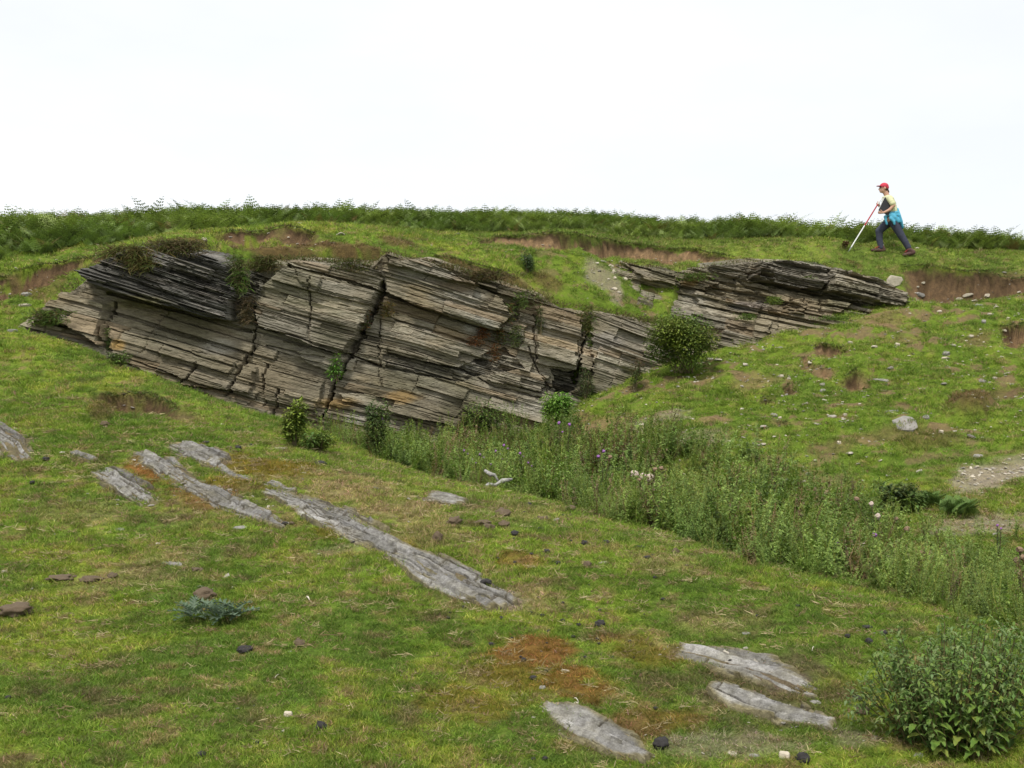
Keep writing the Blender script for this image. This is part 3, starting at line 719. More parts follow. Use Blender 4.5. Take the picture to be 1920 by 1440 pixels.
# ------------------------------------------------------------------ slate showing through the turf
def outcrop(label, line, hw, seed, group=None, hgt=.012, strip=(.018, .075), blk=(.12, .8), bare=.12, pale=1.0, flat=False):
    g = np.random.default_rng(seed)
    W = hit([p[0] for p in line], [p[1] for p in line], ground)[:, :2]; hgt = hgt * .35 + .014
    seg = np.r_[0, np.cumsum(np.hypot(*np.diff(W, axis=0).T))]; L = seg[-1]
    depth_ = W[:, 1].mean(); hw = np.array(hw, float) * 1.2; bare = bare * (.75 if depth_ > 7.2 else 1.25)
    ctr = W.mean(0); depth = ctr[1]
    dl = max(.008, depth * .0014); dw = max(.004, depth * .0006)
    l = np.arange(-.06, L + .06, dl); wm = hw.max() * 1.25; w = np.arange(-wm, wm, dw)
    LL, WW = np.meshgrid(l, w, indexing='ij')
    WW = WW + 0
    cx = np.interp(LL, seg, W[:, 0]); cy = np.interp(LL, seg, W[:, 1])
    t = np.stack([np.gradient(np.interp(l, seg, W[:, 0])), np.gradient(np.interp(l, seg, W[:, 1]))], 1)
    k = 25; t = np.stack([np.convolve(np.pad(t[:, i], k, 'edge'), np.ones(2 * k + 1) / (2 * k + 1), 'valid') for i in range(2)], 1)
    t0 = (W[-1] - W[0]) / np.linalg.norm(W[-1] - W[0]); t = np.where(np.linalg.norm(t, axis=1, keepdims=True) > 1e-6, t, t0)
    t /= np.linalg.norm(t, axis=1, keepdims=True)
    nx = -t[:, 1][:, None]; ny = t[:, 0][:, None]
    if flat: nx = nx * 0 - t0[1]; ny = ny * 0 + t0[0]
    X = cx + nx * WW; Y = cy + ny * WW
    over = np.maximum(np.maximum(-LL, LL - L), 0)
    X = X - 0; 
    ov = np.where(LL < 0, LL, np.where(LL > L, LL - L, 0)); X += ov * t0[0]; Y += ov * t0[1]
    hwl = np.interp(LL, seg, hw)
    r = np.abs(WW) / hwl + .55 * fbm(LL * 2.6 + seed, WW * 14, seed % 5, 5)
    r = np.maximum(r, 1.15 - np.minimum(LL + .06, L + .06 - LL) / .16 + .5 * fbm(LL * 5, WW * 14, 3, 3))
    moss = fbm(LL * 2.0 + 3 * seed, WW * 9, 2, 4)
    e = (1 - ss(.93, 1.0, r)) * (1 - ss(.42 - .6 * bare * 0 - .12 + .5 * bare, .46 - .12 + .5 * bare, moss)) * (1 - .6 * (fbm(LL * 1.3 + seed, WW * 30, 6, 2) > .62))
    # strips along the strike of the beds
    ww = WW + .02 * fbm(LL * 1.2, WW * 4, 4, 3)
    sb = [-wm - .05]
    while sb[-1] < wm + .05: sb.append(sb[-1] + g.uniform(*strip))
    sb = np.array(sb); st = np.clip(np.searchsorted(sb, ww) - 1, 0, len(sb) - 2)
    H = np.zeros(LL.shape); bl = np.zeros(LL.shape, int); tn = np.ones(LL.shape); jd = np.full(LL.shape, 9.)
    sm = fbm(sb * 4, sb * 0, 5, 3)
    for b in range(len(sb) - 1):
        m = st == b
        if not m.any(): continue
        js = [-.2 - g.random()]
        while js[-1] < L + .5: js.append(js[-1] + g.uniform(*blk))
        js = np.array(js); q = LL[m] + .25 * WW[m] + .02 * vn(WW[m] * 40, LL[m] * 9, 2); kk = np.searchsorted(js, q); bl[m] = kk
        k2 = np.clip(kk, 1, len(js) - 1); jd[m] = np.minimum(abs(q - js[k2 - 1]), abs(q - js[k2]))
        o = g.normal(0, .012, len(js) + 1); H[m] = o[kk]; tn[m] = g.normal(1, .12, len(js) + 1)[kk]
    fr = (ww - sb[st]) / (sb[st + 1] - sb[st])
    H += .020 * (fr - .5)                                 # each bed tips up along one edge
    H -= .018 * (np.minimum(ww - sb[st], sb[st + 1] - ww) < dw * .9)
    H -= .012 * (jd < dl * .8)
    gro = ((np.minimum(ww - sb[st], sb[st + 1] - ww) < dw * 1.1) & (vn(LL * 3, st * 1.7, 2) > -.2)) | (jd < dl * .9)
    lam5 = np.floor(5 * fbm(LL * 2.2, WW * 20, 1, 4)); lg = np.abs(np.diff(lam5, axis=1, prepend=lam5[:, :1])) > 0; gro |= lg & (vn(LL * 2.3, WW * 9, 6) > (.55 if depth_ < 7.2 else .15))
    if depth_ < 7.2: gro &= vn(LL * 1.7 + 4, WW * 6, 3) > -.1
    H += (.016 if depth_ < 7.2 else .026) * lam5 / 5 + .003 * fbm(LL * 20, WW * 60, 3, 3)
    Zg = ground(X, Y)
    Z = Zg + (hgt + H) * e - .03 * (1 - e)
    c = lerp(np.array([.205, .20, .185]), np.array([.30, .295, .272]), ss(-.4, .4, fbm(LL * 2, WW * 8, 0, 4)))
    c = lerp(c, np.array([.25, .23, .16]), .35 * ss(.1, .5, fbm(LL * 1.1, WW * 5 + 4, 6, 3)))
    c = c * (tn * pale * .74)[..., None] * (1 + .22 * fbm(LL * 9, WW * 22, 2, 4))[..., None]
    c = lerp(c, np.array([.10, .085, .05]), .8 * ss(.0, .05, .01 - H - .012) * .6)
    c = lerp(c, np.array([.14, .12, .05]), .8 * ss(.62, .9, r))
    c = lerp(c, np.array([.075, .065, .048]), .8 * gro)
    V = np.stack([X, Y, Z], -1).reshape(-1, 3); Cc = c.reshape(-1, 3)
    ii = np.arange(LL.size).reshape(LL.shape)
    Fq = np.stack([ii[:-1, :-1], ii[1:, :-1], ii[1:, 1:], ii[:-1, 1:]], -1)
    ok = (e[:-1, :-1] + e[1:, 1:] + e[1:, :-1] + e[:-1, 1:]) > .02
    lab = (st * 1000 + bl)[:-1, :-1][ok]; Fq = Fq[ok]
    root = empty('slate_outcrop', (ctr[0], ctr[1], float(ground(ctr[0:1], ctr[1:2])[0])))
    tag(root, label, 'rock outcrop', group)
    ids, inv, cnt = np.unique(lab, return_inverse=True, return_counts=True)
    big = [i for i in np.argsort(-cnt) if cnt[i] > 24][:90]; pk = np.full(len(ids), -1); pk[big] = np.arange(len(big)); fp = pk[inv]
    for q in range(-1, len(big)):
        f = Fq[fp == q]
        if not len(f): continue
        u, iv = np.unique(f.ravel(), return_inverse=True)
        nm = 'slate_slab' if q >= 0 else 'slate_slivers'
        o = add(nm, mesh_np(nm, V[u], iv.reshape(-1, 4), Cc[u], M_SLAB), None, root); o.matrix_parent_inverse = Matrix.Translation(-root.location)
        if q < 0: o['kind'] = 'stuff'


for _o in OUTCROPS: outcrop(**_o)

# ------------------------------------------------------------------ loose stones
M_STONE = [mat_plain('pale_stone', (.37, .33, .25), .22, 25), mat_plain('grey_slate_stone', (.25, .235, .21), .2, 22), mat_plain('cream_stone', (.48, .42, .32), .15, 25), mat_plain('tan_stone', (.36, .27, .17), .25, 9)]
def shard_mesh(name, r, th, n, seed, mat, asp=.7, bev=.8):
    q = random.Random(seed); bm = bmesh.new(); V = []
    ang = sorted(q.uniform(0, 2 * math.pi) for _ in range(n)); ang = [(a + i * 2 * math.pi / n) / 2 for i, a in enumerate(ang)]
    prof = [(q.uniform(.85, 1.1) * math.cos(a), q.uniform(.85, 1.1) * math.sin(a) * asp) for a in ang]
    rings = []
    for z, k in ((0, 1.0), (th * .6, .98), (th, bev)):
        rings.append([bm.verts.new((x * r * k + q.uniform(-.04, .04) * r, y * r * k + q.uniform(-.04, .04) * r, z + q.uniform(-.12, .12) * th)) for x, y in prof])
    for a, b in zip(rings[:-1], rings[1:]):
        for i in range(n): bm.faces.new((a[i], a[(i + 1) % n], b[(i + 1) % n], b[i]))
    bm.faces.new(rings[-1]); bm.faces.new(list(reversed(rings[0])))
    me = bpy.data.meshes.new(name); bm.to_mesh(me); bm.free(); me.materials.append(mat); return me

def stone(label, px, py, w, mat=0, th=.2, asp=.7, tilt=(0, 0), rz=None, group=None, name='stone', sink=.35, n=8, cat='stone', lift=0):
    p = at(px, py); r = w / FPX * p.y / 2
    nrm = Vector(gnormal(np.array([p.x]), np.array([p.y]))[0])
    o = add(name, shard_mesh(name, r, r * 2 * th, n, int(px * 7 + py), M_STONE[mat], asp))
    q = nrm.to_track_quat('Z', 'Y') @ Matrix.Rotation(rz if rz is not None else rnd.uniform(0, .5) - .25, 3, 'Z').to_quaternion()
    q = q @ Matrix.Rotation(tilt[0], 3, 'X').to_quaternion() @ Matrix.Rotation(tilt[1], 3, 'Y').to_quaternion()
    o.rotation_mode = 'QUATERNION'; o.rotation_quaternion = q; o.location = p - nrm * r * 2 * th * sink + Vector((0, 0, lift))
    tag(o, label, cat, group); return o

ST = [('largest flat pale grey stone lying on the right-hand slope',1697,796,52,1,.1,.9),
 ('jagged flat grey stone just above the largest flat stone',1674,772,28,1,.12,.7),
 ('narrow grey flake touching the jagged flat stone on its right',1697,775,14,1,.15,.5),
 ('small blue-grey stone right of the jagged flat stone, below dark heather',1737,783,14,1,.3,.8),
 ('small upright cream block right of the largest flat stone',1764,813,11,2,.9,.9),
 ('oval flat grey stone low on the slope left of the gravel track',1833,855,21,1,.15,.6),
 ('blunt grey slate wedge near the right edge of the slope',1844,715,20,1,.2,.8),
 ('cream stone just above right of the blunt grey wedge',1865,709,11,0,.3,.6),
 ('angular blue-grey slate tip standing above a cream chip mid slope',1774,664,15,1,.5,.7),
 ('cream chip directly under the angular blue-grey slate tip',1772,672,13,2,.3,.6),
 ('bright white angular stone in the upper middle of the slope',1682,648,12,2,.6,.8),
 ('pale stone left of the bright white angular stone',1594,643,13,0,.35,.6),
 ('thin dark-edged slate lying on bright grass near the ridge left',1463,652,12,1,.2,.5),
 ('pair-sized cream slab left of the earth hollows',1466,706,16,0,.3,.6),
 ('white chip beside the cream slab left of the earth hollows',1479,711,8,2,.5,.7),
 ('grey pointed stone under the two earth hollows',1543,734,14,1,.4,.7),
 ('long thin tilted slate plate with dark shadow under it mid slope',1653,713,30,1,.08,.35),
 ('second slate plate lying just below the long thin tilted plate',1657,733,20,1,.12,.4),
 ('grey slate beside the left small soil hollow',1451,779,16,1,.3,.6),
 ('little cream stone below the small soil hollows',1462,784,8,2,.5,.7),
 ('small cream stone in open grass left of the flat stones',1585,778,9,0,.4,.7),
 ('flat grey wedge at the lower left of the right slope',1416,833,20,1,.15,.7),
 ('thin grey plate left of the flat grey wedge on lower slope',1383,826,20,1,.12,.35),
 ('dark grey flat stone at the edge of the tall weeds',1468,901,28,1,.15,.5),
 ('small pale stone right of the dark flat stone by the weeds',1508,903,9,0,.4,.7),
 ('thin pale stone in grass above the small fern',1801,885,13,0,.25,.5),
 ('round cream stone in a bare brown scrape',1573,831,10,2,.5,.8),
 ('pale flake above the right-hand soil bump near the ridge',1820,631,15,0,.25,.5),
 ('long cream chip standing beside the large earth hollow at right edge',1883,621,11,0,.4,.5),
 ('grey slate fragment just under the ridge crest at far right',1833,573,18,1,.2,.5),
 ('thin pale slate just under the ridge crest near the red soil bank',1793,573,11,0,.25,.6),
 ('flat cream flake below the ridge crest',1761,584,12,2,.25,.5),
 ('pale pointed flake right of the flat cream flake',1857,590,14,0,.3,.5),
 ('small rounded cream stone high at the right edge',1890,599,10,2,.6,.8),
 ('greyish block high on the slope under the ridge crest',1844,604,11,1,.5,.8),
 ('cream flat stone in the red soil bank at far right',1851,554,14,2,.3,.6),
 ('dark slate plate lying at the foot of the red soil bank',1725,555,28,1,.2,.4),
 ('pale slate lying across the red soil bank',1814,553,22,0,.2,.35),
 ('small cream slate under the pale slate on the red soil bank',1798,559,14,0,.25,.5),
 ('little slate high in the red soil bank',1731,530,10,0,.3,.5),
 ('little slate in the middle of the red soil bank',1721,537,8,0,.3,.5),
 ('white stone at the top of the pale scree gully',1145,500,14,2,.4,.7),
 ('upright cream slab in the scree gully',1150,511,9,2,.8,.9),
 ('small cream block under the upright cream slab in the gully',1152,522,7,2,.7,.9),
 ('cream slab right of the scree gully beside the second outcrop',1171,524,13,2,.4,.8),
 ('pale heap stone low in the scree gully',1152,542,12,2,.4,.6),
 ('second pale stone low in the scree gully',1160,548,10,0,.4,.6),
 ('small dark block at the top of the scree gully near the outcrop',1163,493,8,1,.7,.8),
 ('pale slate stone sitting in turf above the overhang',383,451,12,2,.5,.8),
 ('cream stone in the brown turf on the overhang',282,503,8,2,.7,.9),
 ('tan stone in the brown turf at the left of the overhang',226,509,7,2,.7,.9),
 ('flat grey stone on the far left turf above the cliff foot',50,553,22,1,.25,.5),
 ('pale flat slate on the left turf below the soil bank',47,573,24,0,.2,.4),
 ('grey slate leaning in grass at the far left edge',24,622,22,1,.3,.35),
 ('long low pale slate on turf above the mound of outcrops',527,842,36,0,.12,.35),
 ('small grey tile of slate on the left near turf',224,993,23,1,.16,.7),
 ('flat slate tile at the foot of the narrow slate band',450,990,27,1,.15,.6),
 ('long flat fish-shaped slate on the left near turf',322,1058,46,1,.12,.35),
 ('blue-grey flake behind the clod and the low thistle',376,1100,15,1,.2,.6),
 ('pale flat stone in the straw-coloured turf below a black dropping',570,887+0,14,0,.2,.5),
 ('thin pale flat stone in the green turf right of centre',1133,1055,22,0,.12,.5),
 ('small square stone near the orange moss at bottom centre',1017,1290,20,1,.25,.5),
 ('small grey stone at the left frame edge above the long brown clod',8,893+180,12,0,.5,.7),
 ('grey slate flake lying at the bottom of the frame near the nettle',1415,1418,20,1,.2,.6),
 ('pale flat stone on bottom gravel below the lower slate ledge',1372,1415,28,0,.25,.6),
 ('grey flat stone between the slate ledges and the nettle',1530,1317,26,1,.15,.6),
 ('cream stone on bottom gravel left of the nettle',1470,1420,26,2,.5,.7),
 ('flat grey stone on bottom gravel close to the nettle',1640,1385,24,1,.2,.5),
 ('pale flat stone under the outer leaves of the nettle',1722,1418,24,1,.25,.6),
 ('small flat stone in the turf between mound crest and lower ledges',1398,1188,18,1,.15,.5)]
for a in ST: stone(*a)
st_ = stone('pale greenish slab leaning against the red soil bank at the outcrop end', 1677, 536, 40, 0, .10, .6, (.75, .42), 0, sink=0, lift=.10)
stone('rounded tan boulder at the cliff foot beside the bright green bush', 985, 800, 44, 3, .7, .8, sink=.2, n=10, name='boulder', cat='boulder', lift=.12)
stone('tan block at the cliff foot half hidden by weeds below the pale stain', 752, 826, 34, 3, .6, .8, sink=.2, n=10, name='boulder', cat='boulder', lift=.15)
stone('cream mushroom-like stone in open turf near the bottom left', 540, 1341, 18, 2, .55, .8)

# ------------------------------------------------------------------ droppings and clods
M_DUNG = mat_plain('dark_dropping', (.030, .026, .024), .4, 40, .55, .5, .01); M_CLOD = mat_plain('brown_clod', (.17, .125, .08), .4, 30, .95, .7, .02)
def lump_mesh(name, r, seed, mat, flat=.7, rough=.35):
    bm = bmesh.new(); bmesh.ops.create_icosphere(bm, subdivisions=3, radius=1); off = Vector((seed * 3.7, seed * 1.3, 0))
    for v in bm.verts:
        p = v.co.copy(); c = mnoise.cell_vector(p * 1.0) if False else None
        d = 1 + rough * (mnoise.noise(p * 1.6 + off)) + rough * .9 * (.35 - mnoise.voronoi(p * 2.2 + off)[0][0]) + .12 * mnoise.noise(p * 6 + off)
        v.co = Vector((p.x * d, p.y * d, p.z * d * flat)) * r
    for f in bm.faces: f.smooth = True
    me = bpy.data.meshes.new(name); bm.to_mesh(me); bm.free(); me.materials.append(mat); return me
LM = {}
def lump(label, px, py, w, kind='d', flat=.7, asp=1.0, group=None):
    p = at(px, py); r = w / FPX * p.y / 2; name = 'dropping' if kind == 'd' else 'clod'
    k = (kind, int(px + py) % 7)
    if k not in LM: LM[k] = lump_mesh(name, 1, k[1] + (9 if kind == 'c' else 0), M_DUNG if kind == 'd' else M_CLOD, .8, .38 if kind == 'd' else .5)
    o = add(name, LM[k]); o.location = p + Vector((0, 0, r * flat * .5)); o.scale = (r * asp, r, r * flat); o.rotation_euler = (0, 0, rnd.uniform(0, .6) + (math.pi if rnd.random() < .5 else 0))
    tag(o, label, 'dropping' if kind == 'd' else 'clod', group)
SM = 'small dark droppings on the near turf'
for a in [('black dropping alone in turf below the weeds, above the straw patch',602,873,20,'d',.7,1.1),('lone black dropping in open turf near the bottom left of centre',602,1368,23,'d',1.1),
 ('brown-black dropping left of the round brown clod',458,1222,28,'d',.6,1.2),('round brown clod in open turf below the low thistle',561,1208,25,'c',.6),
 ('black dropping cut by the bottom edge at left',378,1420,20,'d',.9),('large shiny black dropping beside the pale bottom slab',1240,1402,32,'d',.9),
 ('black dropping clump in green turf right of the main rib end',1125,1175,22,'d',.9),('round black dropping right of its smaller twin on the mound crest',1137,1021,14,'d',1.0),
 ('smaller black dropping left of its round twin on the mound crest',1096,1021,14,'d',.9),('small black dropping below left of the twin droppings',1025,1037,15,'d',.8),
 ('black dropping at the lower end of the main slate rib',912,1096,22,'d',.8),('brown dropping near the crest above the twin black droppings',1070,959,22,'c',.8),
 ('round grey-brown dropping alone on the right of the mound crest',1267,1037,14,'c',1.0),('upright brown clod standing in turf above the main slate rib',820,1015,20,'c',1.4),
 ('dark mossy clod in turf under the isolated flat slab',853,983,28,'c',.8),('widest brown earth heap near the mound crest',942,967,36,'c',.6),
 ('brown clod lying below the widest earth heap',917,993,20,'c',.9),('black dropping right of the brown clod pile on the crest',965,1003,16,'d',.8),
 ('dark dropping at the top of the brown clod pile on the crest',991,949,13,'d',.9),('flat brown clod left of the clod pile on the crest',905,982,28,'c',.35,1.2),
 ('flat brown clod in the middle of the clod pile on the crest',945,985,26,'c',.5,1.0),('long dark crumb row right of the clod pile on the crest',1015,975,24,'c',.5,1.4),
 ('brown dropping between the lower slate ledge and the nettle',1616,1338,26,'c',1.0),('small dark dropping above the brown dropping by the nettle',1606,1313,20,'d',.7),
 ('round black dropping in turf left of the nettle top',1629,1206,15,'d',1.0),('dark dropping right of the round black one, left of the nettle',1656,1190,15,'d',.9),
 ('smallest dark dropping of the row left of the nettle',1589,1195,11,'d',.9),('long dark dropping highest of the row left of the nettle',1626,1178,18,'d',.5,1.3),
 ('black dropping lying on the pale bottom slab',1094,1338,20,'d',.6),('black dropping in the orange moss at bottom centre',982,1239,11,'d',.9),
 ('small dark dropping at the left edge of the orange bottom moss',922,1210,14,'d',.7),('grey-black dropping below the small square stone above the bottom slab',1000,1273,16,'d',.6),
 ('small black dropping on the left turf above the thistle',61,907,11,'d',.9),('grey dropping beside the left edge slates',86,863,15,'d',.7),
 ('dark dropping right end of the row above the outcrops',470,837,10,'d',.8),('black dropping in the middle of the row above the outcrops',446,842,13,'d',.8),
 ('brown dropping left end of the row above the outcrops',429,842,12,'c',.7),('dark dropping resting on the pale upper slate pavement',386,831,13,'d',.6),
 ('small purple-black dropping at the foot of the narrow slate band',534,984,12,'d',.8),('brown crumb right of the dropping at the foot of the narrow slate band',547,983,10,'c',.8),
 ('long brown clod by the left frame edge beside open turf',30,1152,52,'c',.6,1.2),('large grey-brown clod behind the low blue-green thistle',384,1122,42,'c',.7,1.0),
 ('pinkish clod left of the low blue-green thistle',352,1140,26,'c',.6),('long dark clod on the left turf near the flat fish-shaped slate',170,1090,30,'c',.5,1.4),
 ('dark flat clod left of the long dark clod',115,1086,40,'c',.35,1.3),('brown crumbly clod below the flat fish-shaped slate',370,1071,22,'c',.5),
 ('crumbly brown clod left above the thistle clods',211,1082,22,'c',.6),('round dark clod in grass under the left soil scrape, among stones',196,864-66,16,'c',.8),
 ('dark dropping on the crest edge right of the brown dropping',1055,942,20,'c',.35,1.4),('brown clod pair beside the thin pale stone',1101,1062,16,'c',.9),
 ('small black dropping below the thin pale stone row',1046,1057,11,'d',.8),('black dropping on the crest beyond the twins, thin and long',1200,1028,16,'d',.5,1.4),
 ('grey-black dropping below the thin long one',1214,1047,14,'d',.6,1.2),('dark crumb on bottom edge right of centre',1505,1428,28,'d',.9)]: lump(*a)
for px, py, w in [(1017,1155,9),(1055,1165,10),(1028,1185,9),(1093,1153,9),(1085,1173,10),(1120,1200,9),(1122,1208,8),(1075,1195,9),(940,1160,9),(995,1150,8),(1180,1045,6),(1225,1042,7),(1050,1000,6),(870,1140,9),(1070,1015,7),(1000,1425,10),(1022,1424,12),(840,1160,9),(1230,1330,10),(15,1310,12),(480,1395,12)]:
    lump('tiny dark dropping scattered in the near turf', px, py, w, 'd', .8, 1, SM)
for _ in range(46): lump('tiny dark dropping scattered in the near turf', rnd.gauss(1100, 160), rnd.uniform(950, 1260), rnd.uniform(5, 9), 'd', .8, 1, SM)
# small curved bone / twig, scattered dry sticks
M_BONE = mat_plain('bleached_bone', (.58, .52, .42), .15, 30)
def twig(label, px, py, wpx, curve, name='twig', mat=None, rz=0, thick=.06, cat='twig'):
    p = at(px, py, .012); L = wpx / FPX * p.y; g = G()
    pts = [Vector((math.cos(rz) * L * (t - .5), math.sin(rz) * L * (t - .5) * 1.5, 0)) + Vector((0, 0, curve * L * math.sin(t * math.pi))) for t in (0, .25, .5, .75, 1)]
    g.tube([q for q in pts], [L * thick * k for k in (.6, 1, 1, .8, .4)], (.6, .6, .6), 6)
    o = add(name, g.mesh(name, mat or M_BONE, True)); o.location = p; tag(o, label, cat)
twig('short curved white bone on open turf above the round brown clod', 577, 1127, 18, .25, 'bone', rz=-.9, thick=.09, cat='bone')
twig('thin pale stick standing in turf near the bottom left', 520, 1272, 16, .15, rz=1.3, thick=.04)
twig('pale stick lying in the moss above the bottom slab', 1060, 1262, 16, .1, rz=-.4, thick=.05)
twig('bent pale stick beside the bottom slab', 1080, 1318, 16, .3, rz=-1.0, thick=.06)
twig('pale stick above the upper slate ledge', 1525, 1222, 18, .3, rz=.9, thick=.04)

# ------------------------------------------------------------------ bleached branch in the weeds
g = G(); pb = hit(935, 912)[0]; pb = Vector((-.12, 10.15, 0)); pb.z = float(ground(np.array([pb.x]), np.array([pb.y]))[0])
def on(px, py, Y): return Vector(P(px, py, Y))
M_WOOD = mat_plain('bleached_wood', (.36, .345, .32), .6, 30, .8, .6, .02)
br = empty('fallen_branch', pb); tag(br, 'bleached grey broken branch lying among the weeds behind the mound crest', 'branch')
for nm, pts, rad in (('branch_limb', [on(900,916,10.3), on(918,907,10.4), on(930,909,10.4), on(944,901,10.45), on(959,899,10.4)], [.012, .022, .014, .026, .012]), ('branch_fork', [on(934,900,10.5), on(926,891,10.55), on(920,889,10.5), on(911,881,10.6)], [.010, .020, .024, .016])):
    g = G(); g.tube([q - pb + rv(.01) for q in pts], rad, (.5,) * 3, 7); add(nm, g.mesh(nm, M_WOOD, True), None, br)

# ------------------------------------------------------------------ shrubs and single plants
def leafy(label, cat, px, py, w, h, leaf, n, cols, name='bush', group=None, base=None, lift=0, clumps=9, droop=.3, narrow=.5, up=.6, stems=7, hang=False, dy=0):
    p = base or at(px, py, lift); p = p + Vector((0, dy, 0)); sc_ = p.y / FPX; W = w * sc_ / 2; H = h * sc_
    root = empty(name, p); tag(root, label, cat, group)
    g = G(); s = G()
    cl = []
    for i in range(clumps):
        a = rnd.uniform(0, 2 * math.pi); rr = math.sqrt(rnd.random()) * .75; z = rnd.uniform(.3, .88) if clumps > 1 else .5
        if hang: z = -rnd.uniform(.15, .8)
        cl.append((Vector((math.cos(a) * rr * W * (1 - .35 * abs(z)), math.sin(a) * rr * W * .7, z * H)), rnd.uniform(.3, .5), jit(rnd.choice(cols), .25)))
    for i in range(stems):
        c, _, _ = cl[i % len(cl)]; b = Vector((rnd.uniform(-.25, .25) * W, rnd.uniform(-.2, .2) * W, 0))
        s.tube([b, b.lerp(c, .5) + rv(.03 * H), c, c + Vector((0, 0, (.2 if not hang else -.1) * H))], [.008, .006, .005, .003], (.16, .13, .07), 4)
    n = int(n * 1.9); leaf = leaf * 1.12
    for i in range(n):
        c, r, col = rnd.choice(cl); d = rv(1)
        while d.length > 1: d = rv(1)
        q = c + Vector((d.x * r * W * 1.15, d.y * r * W, d.z * r * H * .8))
        if not hang: q.z = max(q.z, .02)
        dr = Vector((d.x + rnd.uniform(-.6, .6), d.y + rnd.uniform(-.6, .6), up * rnd.uniform(-.3, 1)))
        if hang: dr.z = -abs(dr.z) - .6
        L = leaf * rnd.uniform(.6, 1.3)
        g.leaf(q, dr, (0, 0, 1), L, L * narrow, jit(col, .3), droop=droop)
    add('foliage', g.mesh('foliage', M_VLEAF), None, root); add('stems', s.mesh('stems', M_VLEAF), None, root)
    return root
GR = [(.13, .20, .04), (.10, .155, .035), (.16, .23, .05)]
BR = [(.17, .32, .045), (.13, .26, .04), (.20, .33, .06)]
DK = [(.09, .13, .035), (.12, .16, .045), (.07, .105, .03)]
RD = [(.19, .075, .03), (.13, .07, .03), (.22, .10, .035), (.10, .085, .03)]
YG = [(.20, .25, .045), (.16, .22, .04), (.12, .17, .03)]
leafy('round dark green bramble bush where the right slope meets the cliff', 'bush', 1280, 700, 150, 98, .06, 4600, GR + YG, clumps=24, stems=14, dy=-.2)
leafy('bright green leafy bush beside the tan boulder at the cliff foot', 'bush', 1045, 808, 82, 62, .06, 1600, BR, clumps=14)
leafy('tall yellow-green shrub at the left foot of the cliff', 'shrub', 552, 838, 46, 78, .06, 700, YG, name='shrub', clumps=9)
leafy('low yellow-green plants right of the tall yellow-green shrub', 'shrub', 600, 850, 70, 42, .05, 500, YG + GR, name='shrub', clumps=9)
leafy('dark tall weedy shrub with thistles in front of the pale stained rock', 'shrub', 708, 858, 62, 92, .045, 900, DK, name='shrub', clumps=14, stems=12)
leafy('bushy mid green weeds at the cliff foot left of the tan boulder', 'shrub', 915, 838, 110, 78, .05, 1200, DK + GR, name='shrub', clumps=16, stems=10)
leafy('small blue-green bush alone on the grass above the cliff', 'bush', 988, 512, 30, 42, .04, 420, [(.10,.14,.07),(.08,.12,.06)], clumps=7)
leafy('small low green bush at the base of the left cliff corner', 'bush', 205, 690, 50, 26, .04, 350, DK + GR, clumps=7, dy=.3)
leafy('leafy weeds climbing the dark crack at the right end of the cliff', 'shrub', 1098, 752, 34, 60, .04, 300, DK, name='shrub', clumps=8)
leafy('reddish brown scrub against the rock left of the round bramble bush', 'shrub', 1192, 735, 46, 60, .04, 320, DK + [(.15,.11,.06)], name='shrub', clumps=9)
leafy('green leafy weeds left of the ferns on the right slope', 'shrub', 1690, 958, 100, 50, .06, 700, GR + DK, name='shrub', clumps=12)
# plants rooted in the rock face
def onface(px, py, out=.0):
    Y = 17.
    for _ in range(8):
        q = P(px, py, Y); Y = float(yface1(np.array([q[0]]), np.array([q[2]]))[0])
    return Vector(P(px, py, Y)) - Vector((0, out, 0))
leafy('bright green fern growing in the crack under the central rock block', 'fern', 0, 0, 34, 50, .075, 160, BR, name='fern', base=onface(636, 715, .12), clumps=5, narrow=.3, stems=5)
leafy('small leafy plant on the rock near the upper right of the cliff', 'plant', 0, 0, 22, 60, .035, 200, DK, name='wall_plant', base=onface(1012, 640, .18), clumps=6)
def hang_grass(label, px, py, w, h, cols, n=260, out=.2, name='grass_tuft', L=.16, down=.6):
    b = onface(px, py, out); g = G(); s_ = b.y / FPX; W = w * s_ / 2; H = h * s_
    for i in range(n):
        q = Vector((rnd.gauss(0, .42) * W, rnd.uniform(-.05, .08), rnd.uniform(-.5, .5) * H))
        d = Vector((rnd.uniform(-.6, .6), -.5, rnd.uniform(-.2, .8)))
        c = jit(rnd.choice(cols), .3); g.blade(q, d, (rnd.uniform(-.3, .3), -.2, -down - rnd.random() * .4), L * rnd.uniform(.5, 1.3), .010, c)
    o = add(name, g.mesh(name, M_VLEAF)); o.location = b; tag(o, label, 'plant'); return o
hang_grass('bright green grass spilling down beside the dark overhang', 460, 522, 40, 70, [(.13,.24,.035),(.11,.15,.045),(.16,.16,.07),(.13,.11,.05)], 800, .42, L=.2)
hang_grass('brown dead grass hanging under the green tuft beside the overhang', 470, 585, 30, 50, [(.14,.10,.05),(.10,.09,.04),(.18,.14,.08)], 350, .25)
hang_grass('red-brown tuft on the upper smooth slab, left of the main gully', 568, 530, 14, 46, RD, 170, .22, L=.1)
hang_grass('orange-brown grass tuft at the right side of the main dark gully', 728, 582, 34, 26, [(.17,.11,.035),(.13,.10,.03),(.10,.10,.03)], 260, .12, L=.1)
hang_grass('dark red tuft deep in the main dark gully', 688, 600, 18, 34, RD + DK, 160, .10, L=.1)
hang_grass('red moss tuft on the rock, upper left of the red group', 905, 622, 30, 26, RD[:3], 320, .12, L=.08, down=.3)
hang_grass('red moss tuft on the rock, lower left of the red group', 893, 640, 34, 16, RD[:3], 240, .12, L=.07, down=.3)
hang_grass('green and red tuft in the notch above the red moss', 952, 588, 34, 34, RD + DK + GR, 380, .16, L=.1)
